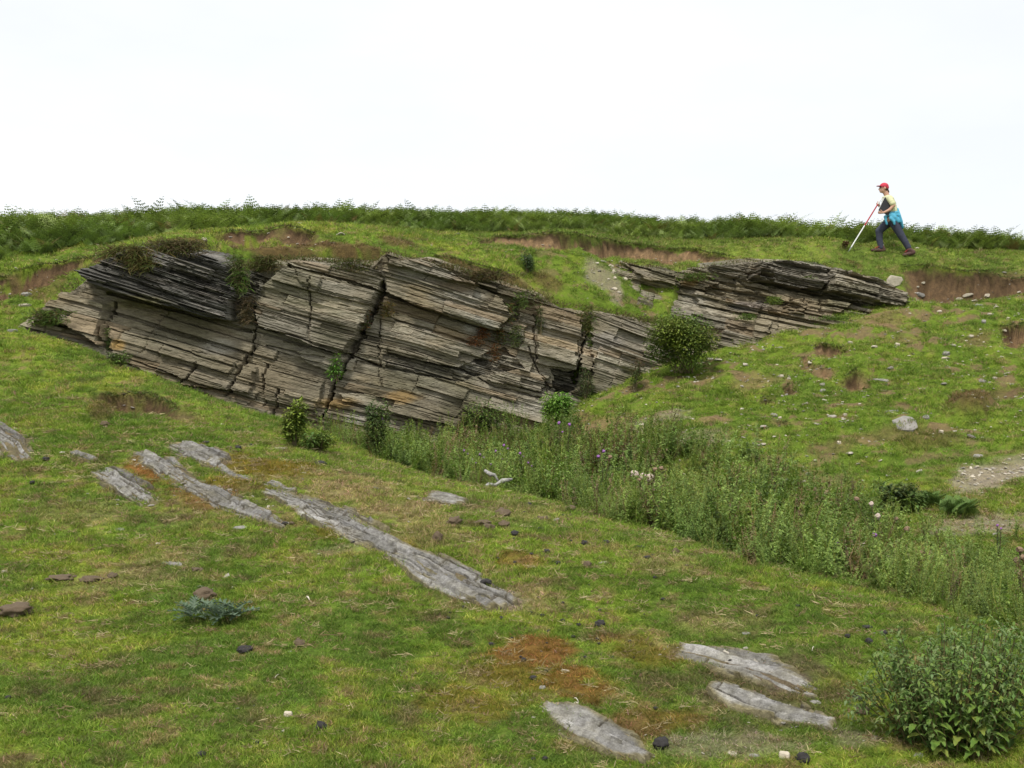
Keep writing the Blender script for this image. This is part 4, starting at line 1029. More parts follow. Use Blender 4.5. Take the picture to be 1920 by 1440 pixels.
hang_grass('brown-red tuft right of the pale rock stain', 938, 628, 34, 30, RD + DK, 300, .12, L=.09)
hang_grass('orange-red tuft lowest of the red group on the rock', 928, 662, 24, 34, RD, 240, .12, L=.08)
hang_grass('dark green tuft right of the red moss group', 968, 632, 32, 40, DK + RD[3:], 300, .14, L=.1)
hang_grass('leafy green sprouts at the notch top above the thin vertical crack', 978, 565, 44, 30, DK + GR, 260, .2, L=.1)
hang_grass('yellow-green grass tuft hanging in the notch near the cliff right end', 1100, 600, 34, 50, [(.16,.17,.05),(.18,.15,.06),(.09,.15,.03)], 520, .2)
hang_grass('narrow green grass below the yellow tuft in the right notch', 1106, 632, 14, 36, GR, 160, .12, L=.1)
hang_grass('mossy turf strip along the ledge above the right upper slab', 830, 505, 150, 12, [(.12,.09,.035),(.10,.11,.03)], 420, .28, L=.09)
hang_grass('brown and green turf on the ledge above the central smooth slab', 655, 500, 120, 22, [(.13,.10,.04),(.10,.11,.03),(.07,.10,.02)], 700, .28, L=.1)
hang_grass('brown and ochre turf hanging over the left top of the dark overhang', 262, 494, 110, 44, [(.15,.11,.045),(.12,.12,.035),(.18,.14,.05),(.15,.19,.05)], 2200, .52, L=.2)
hang_grass('brown turf fringe along the crown of the dark overhang', 350, 472, 140, 22, [(.13,.09,.05),(.10,.10,.03),(.16,.12,.06),(.15,.18,.05)], 1700, .5, L=.18)
hang_grass('shaggy brown turf over the blocks right of the green tuft', 505, 497, 60, 26, [(.13,.10,.045),(.10,.12,.03)], 600, .2)
hang_grass('brown turf roll above the upper right slabs of the cliff', 900, 520, 150, 18, [(.12,.09,.04),(.10,.11,.03),(.15,.11,.055)], 1100, .22)
def onface2(px, py, out=.1):
    Y = 20.
    for _ in range(8):
        q = P(px, py, Y); Y = float(yface2(np.array([q[0]]), np.array([q[2]]))[0])
    return Vector(P(px, py, Y)) - Vector((0, out, 0))
_of = onface; onface = onface2
hang_grass('bright moss tuft on the second outcrop under its dark ledge', 1445, 566, 32, 14, GR + YG, 420, .22, L=.08, down=.3)
hang_grass('green turf cushion on the second outcrop right of the scree', 1300, 522, 70, 14, GR + [(.15,.12,.05)], 700, .24, L=.09, down=.3)
hang_grass('small green turf patch low on the second outcrop', 1395, 596, 40, 10, GR, 320, .2, L=.08, down=.3)
hang_grass('mossy turf in the dark recess of the second outcrop', 1508, 528, 40, 12, GR + [(.15,.12,.05)], 380, .30, L=.09, down=.4)
hang_grass('turf fringe over the crown of the second outcrop', 1480, 497, 150, 8, GR + [(.15,.12,.05)], 900, .22, L=.11)
hang_grass('grass strip at the lower right foot of the second outcrop', 1560, 598, 90, 8, GR, 420, .2, L=.08, down=.2)
onface = _of
hang_grass('green turf creeping over the low left tip of the cliff', 105, 598, 90, 26, GR + [(.15,.12,.05)], 1100, .30, L=.1)
hang_grass('dark weedy growth in the left corner crack of the cliff', 208, 640, 14, 50, DK, 150, .1, L=.08)

# ------------------------------------------------------------------ low grey-green thistle in the near turf
def spiny_leaf(g, b, d, L, W, c):
    d = Vector(d).normalized(); side = d.cross(Vector((0, 0, 1))).normalized(); b = Vector(b); n = side.cross(d)
    k = 5; prev = None
    for i in range(k + 1):
        t = i / k; m = b + d * L * t - n * L * .35 * t * t; m += Vector((0, 0, 0))
        mi = g.addv(m, c)
        if prev is not None:
            for sgn in (1, -1):
                w = W * (1 - .7 * abs(t - .4)) * (1 if i < k else .4)
                sp = g.addv(m + side * sgn * w * .5 + d * L * .10 + n * .15 * w, jit(c, .15)); g.f.append((prev, mi, sp) if sgn > 0 else (prev, sp, mi))
        prev = mi
def spiny_mesh(L, W, c):
    g = G(); spiny_leaf(g, (0, 0, 0), (1, 0, .15), L, W, c); return g.mesh('leaf', M_VLEAF)
def add_leaves(root, meshes, spots):
    for i, (b, d, s) in enumerate(spots):
        o = bpy.data.objects.new('leaf', meshes[i % len(meshes)]); COL.objects.link(o); o.parent = root; o.location = b
        q = Vector(d).to_track_quat('X', 'Z'); o.rotation_mode = 'QUATERNION'; o.rotation_quaternion = q; o.scale = (s, s, s)
tp = at(400, 1166); root = empty('thistle', tp); tag(root, 'low spreading blue-green spiny thistle in the left near turf beside clods', 'thistle')
lm = [spiny_mesh(.13, .085, c) for c in ((.11, .16, .10), (.14, .19, .125), (.09, .14, .08))]
sp = []
for cx_, cy_, n_ in ((-.12, 0, 16), (.02, .03, 20), (.13, .02, 16), (.05, -.06, 10)):
    for i in range(n_):
        a = rnd.uniform(0, 2 * math.pi); sp.append((Vector((cx_, cy_, .02 + rnd.random() * .06)) + Vector((math.cos(a) * .015, math.sin(a) * .015, 0)), (math.cos(a), math.sin(a), rnd.uniform(.1, 1.0)), rnd.uniform(.55, 1.1)))
add_leaves(root, lm, sp)

# ------------------------------------------------------------------ tall nettle at lower right
def nettle_leaf(c, L=.065, W=.04):
    g = G(); k = 6; mid = []; le = []; ri = []
    for i in range(k + 1):
        t = i / k; w = W * .5 * math.sin(math.pi * min(1, t * .9 + .12)) ** .8 * (1.25 - .75 * t) if i < k else 0
        z = -.35 * L * t * t; cc = jit(c, .08)
        mid.append(g.addv((L * t, 0, z), cc))
        tooth = .0025 if i % 2 else -.001
        le.append(g.addv((L * t + .003, w + tooth, z + .25 * w), jit(c, .12))); ri.append(g.addv((L * t + .003, -w - tooth, z + .25 * w), jit(c, .12)))
    for i in range(k):
        g.f.append((mid[i], mid[i + 1], le[i + 1], le[i])); g.f.append((mid[i + 1], mid[i], ri[i], ri[i + 1]))
    return g.mesh('leaf', M_VLEAF, True)
npos = at(1785, 1395); root = empty('nettle_plant', npos); tag(root, 'big bushy green nettle with yellowing lower leaves at the lower right', 'nettle')
lmm = [nettle_leaf(c) for c in ((.125, .215, .04), (.15, .25, .045), (.105, .185, .035), (.17, .26, .05), (.12, .20, .045), (.22, .27, .05))]
spot = []; top = G()
for i in range(120):
    a = rnd.uniform(0, 2 * math.pi); rr = math.sqrt(rnd.random()) * .21
    b = Vector((math.cos(a) * rr, math.sin(a) * rr * .8, -.01)); Hh = rnd.uniform(.26, .60) * (1.05 - .5 * rr / .2 * .5)
    tipv = b + Vector((math.cos(a) * rr * 1.0 + rnd.uniform(-.05, .05), math.sin(a) * rr * .6, Hh))
    m = b.lerp(tipv, .5) + rv(.015); g = G(); g.tube([b, m, tipv], [.0035, .003, .002], (.14, .12, .05), 5)
    add('stem', g.mesh('stem', M_VLEAF), None, root)
    nn = int(Hh / .052)
    for j in range(1, nn + 1):
        t = j / (nn + .3); q = b.lerp(m, t * 2) if t < .5 else m.lerp(tipv, t * 2 - 1); aa = rnd.uniform(0, math.pi)
        for s_ in (0, math.pi):
            if t < .12 and rnd.random() < .5: continue
            spot.append((q, (math.cos(aa + s_), math.sin(aa + s_), rnd.uniform(-.45, .15)), (.92 - .75 * max(0, t - .35)) * rnd.uniform(.75, 1.15)))
    for j in range(34):
        q = tipv + Vector((rnd.uniform(-.03, .03), rnd.uniform(-.03, .03), rnd.uniform(-.14, .03)))
        top.leaf(q, rv(1), (0, 0, 1), rnd.uniform(.018, .04), .013, jit(rnd.choice([(.17, .23, .08), (.13, .21, .05)]), .25))
spot.sort(key=lambda q: q[0].y)
add_leaves(root, lmm, spot[:290])
rest = G()
for b, d, s_ in spot[290:]: rest.leaf(b, d, (0, 0, 1), .06 * s_, .035 * s_, jit((.09, .155, .03), .25))
o = add('back_leaves', rest.mesh('back_leaves', M_VLEAF), None, root) if rest.v else None
if o: o['kind'] = 'stuff'
add('flower_spikes', top.mesh('flower_spikes', M_VLEAF), None, root)

# ------------------------------------------------------------------ thistles with heads in the hollow
M_DOWN = mat_plain('thistle_down', (.50, .40, .34), .25, 60, .95, .3); M_PURP = mat_plain('thistle_purple', (.30, .13, .36), .25, 60, .9, .3); M_SEED = mat_plain('seed_head', (.25, .17, .11), .3, 60, .9, .3)
def thistle(label, heads, foot, depth, cols=DK, group=None, n=60):
    fx = P(foot, 720, depth)[0]; fz = float(ground(np.array([fx]), np.array([depth]))[0]); p = Vector((fx, depth, fz))
    root = empty('thistle', p); tag(root, label, 'thistle', group); g = G()
    for (px, py, w, kind) in heads:
        q = Vector(P(px, py, depth + rnd.uniform(-.12, .12))) - p
        g.tube([(rnd.uniform(-.04, .04), 0, 0), q * .5 + rv(.03), q], [.007, .005, .004], (.15, .13, .06), 4)
        h = add('flower_head', lump_mesh('flower_head', w / FPX * depth / 2, rnd.randint(0, 9), {'d': M_DOWN, 'p': M_PURP, 's': M_SEED}[kind], 1.0, .5), None, root); h.location = q
        for i in range(n // len(heads) + 3):
            t = rnd.uniform(.1, .95); spiny_leaf(g, q * t + rv(.01), (rnd.uniform(-1, 1), rnd.uniform(-1, 1), rnd.uniform(0, .8)), .09, .035, jit(rnd.choice(cols), .25))
    add('stems_and_leaves', g.mesh('stems_and_leaves', M_VLEAF), None, root)
BT = [(.13, .10, .05), (.10, .095, .04)]
thistle('seeding thistle with fluffy pale heads and bare brown stems mid hollow', [(1190,888,14,'d'),(1205,893,12,'d'),(1218,896,15,'d'),(1228,880,9,'s'),(1240,878,8,'s'),(1212,905,10,'d'),(1198,900,8,'s')], 1222, 10.7, BT, n=50)
thistle('thistle with big white fluffy head and purple flowers above the crest', [(1615,1028,20,'d'),(1590,1030,10,'p'),(1585,1040,9,'d'),(1640,1003,9,'p'),(1572,1018,6,'p'),(1596,1022,8,'d')], 1610, 8.2)
thistle('thistle with one fluffy and two purple heads below the big fluffy one', [(1628,1057,11,'d'),(1628,1075,8,'p'),(1585,1067,7,'p'),(1651,1045,7,'s'),(1664,1045,7,'d')], 1625, 7.9)
thistle('brown seeding thistle with a row of heads right of the fluffy group', [(1726,1036,9,'s'),(1735,1040,10,'s'),(1745,1038,9,'s')], 1733, 8.0, BT, n=30)
thistle('sparse thistle with pale round heads high above the crest weeds', [(1606,935,9,'s'),(1634,945,9,'d'),(1646,968,10,'d'),(1680,973,8,'s'),(1700,992,11,'s')], 1655, 9.4, DK, n=60)
thistle('dark thistle with a purple flower in front of the pale cliff stain', [(715,786,5,'p'),(705,795,4,'p'),(690,800,4,'s')], 705, 14.6, DK, n=70)
thistle('thistle with small purple flowers near the bright bush', [(1048,793,6,'p'),(1068,796,6,'p'),(1055,810,4,'p')], 1058, 14.0)
thistle('slender thistle with two purple flowers mid hollow', [(1122,856,6,'p'),(1132,846,6,'p'),(1144,857,8,'s')], 1130, 11.8)
thistle('brown thistle cut by the right edge of the frame', [(1912,1030,12,'s'),(1918,1045,12,'s'),(1905,1050,10,'s')], 1910, 8.0, BT)
for i, (px, py) in enumerate([(900,852),(930,846),(942,860),(958,855),(920,870),(975,850),(990,868),(905,880),(885,862),(945,835),(1870,985),(870,845)]):
    thistle('small purple-flowered thistle among the weeds of the hollow', [(px, py, 5, 'p'), (px + 7, py + 6, 4, 'p')], px + 3, 12.4 if px < 1500 else 9.0, DK, 'small purple thistles in the hollow', n=24)

# ------------------------------------------------------------------ person on the hilltop
PY0 = 21.8
def Q(px, py, dy=0): return Vector(P(px, py, PY0 + dy))
def blob(name, chains, vox, mat, parent, smooth=4, origin=None):
    bm = bmesh.new()
    for ch in chains:
        for i in range(len(ch)):
            p, r = ch[i]
            rr = r if hasattr(r, '__len__') else (r, r, r)
            m = Matrix.Translation(p) @ Matrix.Diagonal((*rr, 1)); bmesh.ops.create_icosphere(bm, subdivisions=3, radius=1, matrix=m)
            if i + 1 < len(ch):
                p2, r2 = ch[i + 1]; rr2 = r2 if hasattr(r2, '__len__') else (r2, r2, r2)
                nstep = max(1, int((p2 - p).length / (min(min(rr), min(rr2)) * .35)))
                for k in range(1, nstep):
                    t = k / nstep; q = p.lerp(p2, t); r3 = tuple(a * (1 - t) + b * t for a, b in zip(rr, rr2))
                    bmesh.ops.create_icosphere(bm, subdivisions=2, radius=1, matrix=Matrix.Translation(q) @ Matrix.Diagonal((*r3, 1)))
    org = origin or Vector((0, 0, 0)); bmesh.ops.translate(bm, verts=bm.verts, vec=-org)
    me = bpy.data.meshes.new(name); bm.to_mesh(me); bm.free()
    o = bpy.data.objects.new(name, me); COL.objects.link(o)
    md = o.modifiers.new('r', 'REMESH'); md.mode = 'VOXEL'; md.voxel_size = vox
    sm = o.modifiers.new('s', 'SMOOTH'); sm.iterations = smooth; sm.factor = .5
    dg = bpy.context.evaluated_depsgraph_get(); me2 = bpy.data.meshes.new_from_object(o.evaluated_get(dg)); o.modifiers.clear(); o.data = me2; me2.name = name
    for p in me2.polygons: p.use_smooth = True
    me2.materials.clear(); me2.materials.append(mat); o.parent = parent
    return o
M_SKIN = mat_plain('skin', (.52, .30, .21), .06, 20, .55, 0); M_CAP = mat_plain('cap_red', (.52, .045, .075), .12, 40, .8, .2, .003); M_TEE = mat_plain('tee_pale_yellow', (.62, .62, .38), .06, 60, .85, .3, .003)
M_JKT = mat_plain('jacket_turquoise', (.09, .38, .54), .12, 14, .6, .6, .01); M_TRS = mat_plain('trousers_grey', (.048, .052, .078), .15, 30, .85, .5, .006); M_BOOT = mat_plain('boot_leather', (.10, .05, .045), .3, 30, .7, .4, .004)
M_SOCK = mat_plain('sock_white', (.7, .7, .68), .05, 40); M_HAIR = mat_plain('hair_brown', (.06, .035, .02), .3, 60, .6, .5, .004); M_DARK = mat_plain('dark_cover', (.03, .03, .034), .15, 20, .6, .1); M_PAPER = mat_plain('paper_white', (.75, .75, .72), .05, 30, .8, .1)
M_RED = mat_plain('red_paint', (.45, .03, .035), .1, 20, .45, .1); M_WHT = mat_plain('white_paint', (.78, .78, .76), .06, 20, .45, .1); M_STEEL = mat_plain('steel', (.35, .35, .36), .1, 20, .4, .1); M_LACE = mat_plain('lace_red', (.5, .05, .06), .1, 20)
gz = float(ground(np.array([P(1672, 0, PY0)[0]]), np.array([PY0]))[0])
dz = 0
def footz(px, dy):
    q = Q(px, 475, dy); return float(ground(np.array([q.x]), np.array([q.y]))[0])
# the figure is moved up or down so that the lower boot meets the turf
base = Q(1704, 478, -.10); dz = footz(1704, -.10) - base.z
LIFT = Vector((0, 0, dz))
def K(px, py, dy=0): return Q(px, py, dy) + LIFT
hf = footz(1648, .12) - K(1648, 474, .12).z
per = empty('person', K(1676, 476, 0)); tag(per, 'person in red cap, pale t-shirt and turquoise jacket tied at the waist striding uphill', 'person')
PO = per.location.copy()
hd = K(1657, 350, .02)
body = [[(hd, (.082, .074, .098)), (hd + Vector((-.015, 0, -.045)), (.066, .062, .07))], [(hd + Vector((-.045, 0, -.075)), .034), (hd + Vector((-.062, 0, -.082)), .024)],
 [(hd + Vector((-.085, 0, -.012)), .014), (hd + Vector((-.104, 0, -.032)), .013)], [(hd + Vector((-.082, 0, -.058)), (.016, .026, .010))],
 [(hd + Vector((.0, -.076, -.015)), (.022, .012, .032))], [(hd + Vector((.0, .076, -.015)), (.022, .012, .032))],
 [(hd + Vector((.02, 0, -.06)), .055), (K(1664, 367, .02), .058)],
 [(K(1665, 371, .02), (.10, .15, .07)), (K(1668, 381, .01), (.115, .155, .12)), (K(1672, 394, 0), (.11, .145, .10)), (K(1675, 407, 0), (.12, .155, .10))]]
nl = lambda px, py, dy, r: (K(px, py, dy), r)
body += [[nl(1666,369,-.15,.055), nl(1672,376,-.19,.046), nl(1675.5,383,-.21,.038), nl(1668,391,-.20,.034), nl(1659,395.5,-.19,.026)]]       # near arm
body += [[nl(1663,369,.18,.055), nl(1658,378,.22,.045), nl(1655,388,.20,.038), nl(1650,385,.14,.03), nl(1647.5,382.5,.08,.024)]]          # far arm
body += [[nl(1671,410,-.07,.085), nl(1689,438,-.09,.062), nl(1704,464,-.10,.040)], [nl(1671,410,.08,.085), nl(1648,431,.11,.062), nl(1652,464,.12,.040)]]
# near hand: palm and five fingers curled under the folder edge
hp = K(1655.5, 396.3, -.19); body += [[(hp, (.036, .020, .026)), (hp + Vector((-.03, .01, .0)), (.028, .018, .028))]]
for k in range(4):
    f0 = hp + Vector((-.050, -.004 + .004 * k, .022 - .015 * k)); ln = (.028, .034, .031, .024)[k]
    body.append([(f0, .0095), (f0 + Vector((-ln, .012, .004)), .009), (f0 + Vector((-ln - .006, .034, .008)), .008)])
body.append([(hp + Vector((-.015, -.008, .02)), .011), (hp + Vector((-.04, -.014, .042)), .010), (hp + Vector((-.055, -.008, .056)), .009)])
# far hand gripping the pole
hp2 = K(1647, 381.5, .06); body += [[(hp2, (.030, .024, .034))]]
for k in range(4):
    f0 = hp2 + Vector((-.018 + .004 * k, -.022, .032 - .018 * k)); body.append([(hp2 + Vector((.012, -.01, .03 - .018 * k)), .010), (f0, .0095), (f0 + Vector((-.022, .012, .0)), .009), (f0 + Vector((-.022, .032, .0)), .008)])
body.append([(hp2 + Vector((.01, -.015, .03)), .011), (hp2 + Vector((-.01, -.028, .052)), .010), (hp2 + Vector((-.03, -.02, .06)), .009)])
blob('body', body, .0075, M_SKIN, per, 3, PO)
blob('cap', [[(hd + Vector((.008, 0, .028)), (.094, .086, .082))], [(hd + Vector((.045, 0, .005)), (.062, .078, .06))]], .008, M_CAP, per, 3, PO)
blob('cap_brim', [[(hd + Vector((-.075, 0, .036)), (.04, .062, .010)), (hd + Vector((-.125, 0, .038)), (.03, .05, .008))]], .006, M_CAP, per, 2, PO)
blob('hair', [[(hd + Vector((.03, 0, -.03)), (.062, .078, .05))], [(hd + Vector((.075, 0, -.035)), .026), (hd + Vector((.098, 0, -.085)), .022), (hd + Vector((.092, 0, -.13)), .012)]], .007, M_HAIR, per, 2, PO)
blob('sunglasses', [[(hd + Vector((-.072, -.035, .004)), (.014, .022, .014))], [(hd + Vector((-.072, .035, .004)), (.014, .022, .014))], [(hd + Vector((-.085, 0, .008)), (.006, .05, .005))], [(hd + Vector((-.03, -.074, .008)), (.05, .005, .005))]], .004, M_DARK, per, 1, PO)
blob('t_shirt', [[(K(1664.5, 368, .01), (.10, .13, .045)), (K(1665.5, 372, .01), (.112, .165, .075)), (K(1668, 381, .01), (.128, .168, .12)), (K(1672, 394, 0), (.122, .158, .10)), (K(1675, 404, 0), (.125, .16, .08))],
 [nl(1665.5,369,-.14,.068), nl(1671,375.5,-.185,.062), nl(1673,379,-.20,.060)], [nl(1663,369,.17,.068), nl(1658,377,.215,.060)]], .010, M_TEE, per, 3, PO)
blob('trousers', [[(K(1673, 404, 0), (.135, .165, .07)), (K(1673, 411, 0), (.13, .16, .09))], [nl(1674,412,-.07,.105), nl(1689,438,-.09,.078), nl(1697,451,-.10,.068), nl(1702.5,461,-.10,.064)], [nl(1668,412,.08,.105), nl(1648.5,431,.11,.080), nl(1649,447,.12,.068), nl(1652,461.5,.12,.062)]], .010, M_TRS, per, 2, PO)
blob('tied_jacket', [[(K(1674, 397, 0), (.14, .172, .03)), (K(1673, 403, 0), (.142, .178, .05))], [(K(1680.5, 392, -.02), (.03, .13, .05)), (K(1683, 403, -.04), (.045, .15, .06)), (K(1686.5, 414, -.04), (.040, .16, .06)), (K(1689.5, 425, -.04), (.018, .15, .05))],
 [(K(1670, 400, -.15), (.07, .04, .05)), (K(1676, 405, -.16), (.06, .035, .05)), (K(1684, 412, -.14), (.05, .035, .05))],
 [(K(1660, 404, -.10), (.035, .05, .03)), (K(1661, 412, -.12), (.022, .03, .04)), (K(1663, 418, -.12), (.022, .02, .025))], [(K(1670, 407, -.17), .035), (K(1676, 413, -.18), .034), (K(1677, 418, -.18), .024)]], .012, M_JKT, per, 2, PO)
for nm, ax, toe, heel, dy, dh in (('near', (1703.5, 465), (1694, 478), (1713.5, 472.5), -.10, 0), ('far', (1652.5, 465), (1635, 474), (1658, 472.5), .12, hf)):
    H_ = Vector((0, 0, dh)); a = K(*ax, dy) + H_; t = K(*toe, dy) + H_; h = K(*heel, dy) + H_
    blob('sock', [[(a + Vector((0, 0, .03)), .050), (a + Vector((0, 0, -.01)), .050)]], .009, M_SOCK, per, 1, PO)
    blob('boot', [[(a + Vector((.005, 0, -.01)), .060), (h + Vector((-.02, 0, .02)), (.055, .048, .05))], [(h + Vector((-.03, 0, .01)), (.055, .046, .045)), (t.lerp(h, .5) + Vector((0, 0, .02)), (.055, .05, .045)), (t + Vector((.02, 0, .025)), (.045, .048, .034))]], .010, M_BOOT, per, 2, PO)
    g = G()
    for k in range(4):
        c_ = t.lerp(a, .35 + .16 * k) + Vector((0, 0, .038)) - PO; g.tube([c_ + Vector((0, -.05, -.01)), c_ + Vector((0, 0, .008)), c_ + Vector((0, .05, -.01))], .006, (1, 1, 1), 5)
    add('laces', g.mesh('laces', M_LACE), None, per)
# folder under the near arm
def box_mesh(name, sx, sy, sz, mat, bev=.004):
    bm = bmesh.new(); bmesh.ops.create_cube(bm, size=1, matrix=Matrix.Diagonal((sx, sy, sz, 1))); bmesh.ops.bevel(bm, geom=bm.edges[:], offset=bev, segments=2, affect='EDGES')
    me = bpy.data.meshes.new(name); bm.to_mesh(me); bm.free(); me.materials.append(mat); return me
fo = empty('clipboard', K(1662, 385, -.165)); fo.rotation_euler = (math.radians(-4), math.radians(28), math.radians(4)); tag(fo, 'dark clipboard with white paper edge held under the near arm of the person', 'clipboard')
add('cover', box_mesh('cover', .24, .008, .32, M_DARK), None, fo).location = (0, -.008, 0)
add('paper', box_mesh('paper', .235, .012, .312, M_PAPER), None, fo).location = (-.010, .004, 0)
add('clip', box_mesh('clip', .10, .010, .022, M_STEEL), None, fo).location = (0, -.016, .145)
# ranging pole
pt, pe = K(1655, 366, .035), K(1590, 460.5, .02); pe.z = float(ground(np.array([pe.x]), np.array([pe.y]))[0]) - .02
po = empty('ranging_pole', pe); tag(po, 'red and white surveying pole held by the person, its tip in the turf', 'surveying pole')
d_ = pt - pe
for nm, a, b, r, mt in (('metal_tip', 0, .09, None, M_STEEL), ('white_band', .09, .48, .013, M_WHT), ('red_band', .48, .86, .0132, M_RED), ('white_band', .86, 1.0, .013, M_WHT)):
    g = G(); g.tube([d_ * a, d_ * b], [.003, .012] if r is None else r, (1, 1, 1), 10); add(nm, g.mesh(nm, mt, False), None, po)
leafy('tuft of reddish dry bracken at the foot of the surveying pole', 'plant', 1584, 468, 16, 14, .05, 90, [(.16,.08,.04),(.14,.10,.05)], name='dry_bracken', clumps=4, stems=3)

# ------------------------------------------------------------------ planted masses
def src(name, mesh): o = bpy.data.objects.new(name, mesh); return o
# grass tufts
tufts = []
for k in range(6):
    g = G(); n = 26
    for i in range(n):
        a = rnd.uniform(0, 2 * math.pi); r = math.sqrt(rnd.random()) * .034; b = (math.cos(a) * r, math.sin(a) * r, -.004)
        L = rnd.uniform(.014, .036) * (1.35 if k > 3 else 1); sh = rnd.uniform(.6, 1.35); c = (sh, sh, sh * .9) if rnd.random() > .13 else (2.1, 1.45, 2.6)
        d = Vector((rnd.uniform(-1, 1), rnd.uniform(-1, 1), rnd.uniform(.5, 1.5))); g.blade(b, d, (rnd.uniform(-.8, .8), rnd.uniform(-.8, .8), -.3), L, rnd.uniform(.0018, .0036), c)
    tufts.append(src('grass_tuft_source', g.mesh('grass_tuft_source', M_BLADE, attr='shade')))
ng_t = scatter_group('turf_planting', tufts)
def field(zone, nper, rng):
    y0, y1 = zone; n = int(nper * (y1 - y0) * (.62 * (y0 + y1) / 2 + .8) * 2)
    u = rng.random(n); a_, b_ = .62, .8
    F0 = a_ * y0 * y0 / 2 + b_ * y0; F1 = a_ * y1 * y1 / 2 + b_ * y1; v = F0 + u * (F1 - F0)
    y = (-b_ + np.sqrt(b_ * b_ + 2 * a_ * v)) / a_; x = (rng.random(n) * 2 - 1) * (a_ * y + b_)
    return x, y
def on_rock(x, y):      # hidden strip behind the rock faces
    ya = np.interp(x, YX, YA); yb = np.interp(x, YX, YB); return (y > ya - .05) & (y < yb - .03) & (x > -6.9) & (x < 8.2)
XS = []; YS = []; SS = []
for zone, dn, s0, s1 in (((3.6, 5.6), 1900, .85, 1.0), ((5.6, 8), 1150, 1.0, 1.25), ((8, 12), 560, 1.3, 1.7), ((12, 17), 230, 1.8, 2.3), ((17, 24.5), 150, 2.2, 2.9)):
    x, y = field(zone, dn, R); XS.append(x); YS.append(y); SS.append(s0 + (s1 - s0) * (y - zone[0]) / (zone[1] - zone[0]))
x = np.concatenate(XS); y = np.concatenate(YS); s_ = np.concatenate(SS)
c, d = gcolor(x, y)
d = d * (near_out(x, y) + .05 * fbm(x * 6, y * 6, 4, 3) > -.045) * ~on_rock(x, y)
clear = .78 + .22 * np.sign(vn(x * 5, y * 5, 2) + .35)
k = R.random(len(x)) < d * clear; x, y, s_, c, d = x[k], y[k], s_[k], c[k], d[k]
z = ground(x, y); n = len(x)
hgt = s_ * R.uniform(.6, 1.25, n) * (1 + .5 * ss(.1, .5, fbm(x * 1.7, y * 1.7, 3, 3))) * (.55 + .45 * d)
heath = d < .92
sclv = np.stack([s_, s_, hgt], 1)
br_ = R.normal(1, .27, n).clip(.45, 1.9) * 1.2
tint = c * br_[:, None]; dry = R.random(n) < .05; tint[dry] = np.array([.30, .23, .12]) * R.uniform(.6, 1.1, (dry.sum(), 1))
rot = np.stack([R.normal(0, .12, n), R.normal(0, .12, n), R.random(n) * 6.28], 1)
scatter('grass', np.stack([x, y, z], 1), rot, sclv, R.integers(0, 6, n), tint, ng_t, label='short grazed turf grass over mound, slope and hilltop', kind='stuff')
print('turf', n)
n = 5200; x, y = field((3.7, 13), 60, R); x, y = x[:n], y[:n]; c, d = gcolor(x, y)
k = (fbm(x * 1.1, y * 1.1, 6, 3) + .6 * vn(x * 4, y * 4, 3) > .12) & (near_out(x, y) > .02) & (R.random(len(x)) < d); x, y, c = x[k], y[k], c[k]; n = len(x)
tsk = []
for q in range(4):
    g = G()
    for i in range(46):
        a = rnd.uniform(0, 6.28); r = abs(rnd.gauss(0, .03)); L = rnd.uniform(.03, .085); sh = rnd.uniform(.6, 1.4)
        g.blade((math.cos(a) * r, math.sin(a) * r, -.005), (math.cos(a) * .7 + rnd.uniform(-.3, .3), math.sin(a) * .7 + rnd.uniform(-.3, .3), 1), (math.cos(a) * .8, math.sin(a) * .8, -.7), L, .0028, (sh, sh, sh * .8) if rnd.random() > .2 else (2.2, 1.6, 2.4))
    tsk.append(src('tussock_source', g.mesh('tussock_source', M_BLADE, attr='shade')))
ng_k = scatter_group('tussock_planting', tsk)
scatter('grass_tussocks', np.stack([x, y, ground(x, y)], 1), np.stack([R.normal(0, .15, n), R.normal(0, .15, n), R.random(n) * 6.28], 1), R.uniform(.5, 1.15, n) * (y / 7) ** .4, R.integers(0, 4, n), c * R.uniform(.75, 1.35, (n, 1)) * np.array([.92, 1.05, .9]), ng_k, label='longer uneven grass tussocks in the near turf', kind='stuff')
lit = []
for q in range(4):
    g = G()
    for i in range(16): g.blade((rnd.gauss(0, .025), rnd.gauss(0, .02), rnd.uniform(.004, .016)), (rnd.uniform(-1, 1), rnd.uniform(-1, 1), rnd.uniform(-.05, .35)), rv(.4), rnd.uniform(.02, .06), .004, (rnd.uniform(.6, 1.4),) * 3)
    lit.append(src('litter_source', g.mesh('litter_source', M_BLADE, attr='shade')))
ng_l = scatter_group('litter_planting', lit)
x, y = field((3.7, 12), 70, R); k = (near_out(x, y) > -.02) & (R.random(len(x)) < .35 + .6 * ss(-.1, .4, fbm(x * 2, y * 2, 1, 3))); x, y = x[k], y[k]; n = len(x)
scatter('dead_grass_litter', np.stack([x, y, ground(x, y)], 1), np.stack([x * 0, x * 0, R.random(n) * 6.28], 1), R.uniform(.5, 1.2, n) * (y / 6) ** .5, R.integers(0, 4, n), lerp(np.array([.22, .15, .08]), np.array([.46, .38, .22]), R.random(n)), ng_l, label='wisps of dead straw-coloured grass lying on the near turf', kind='stuff')
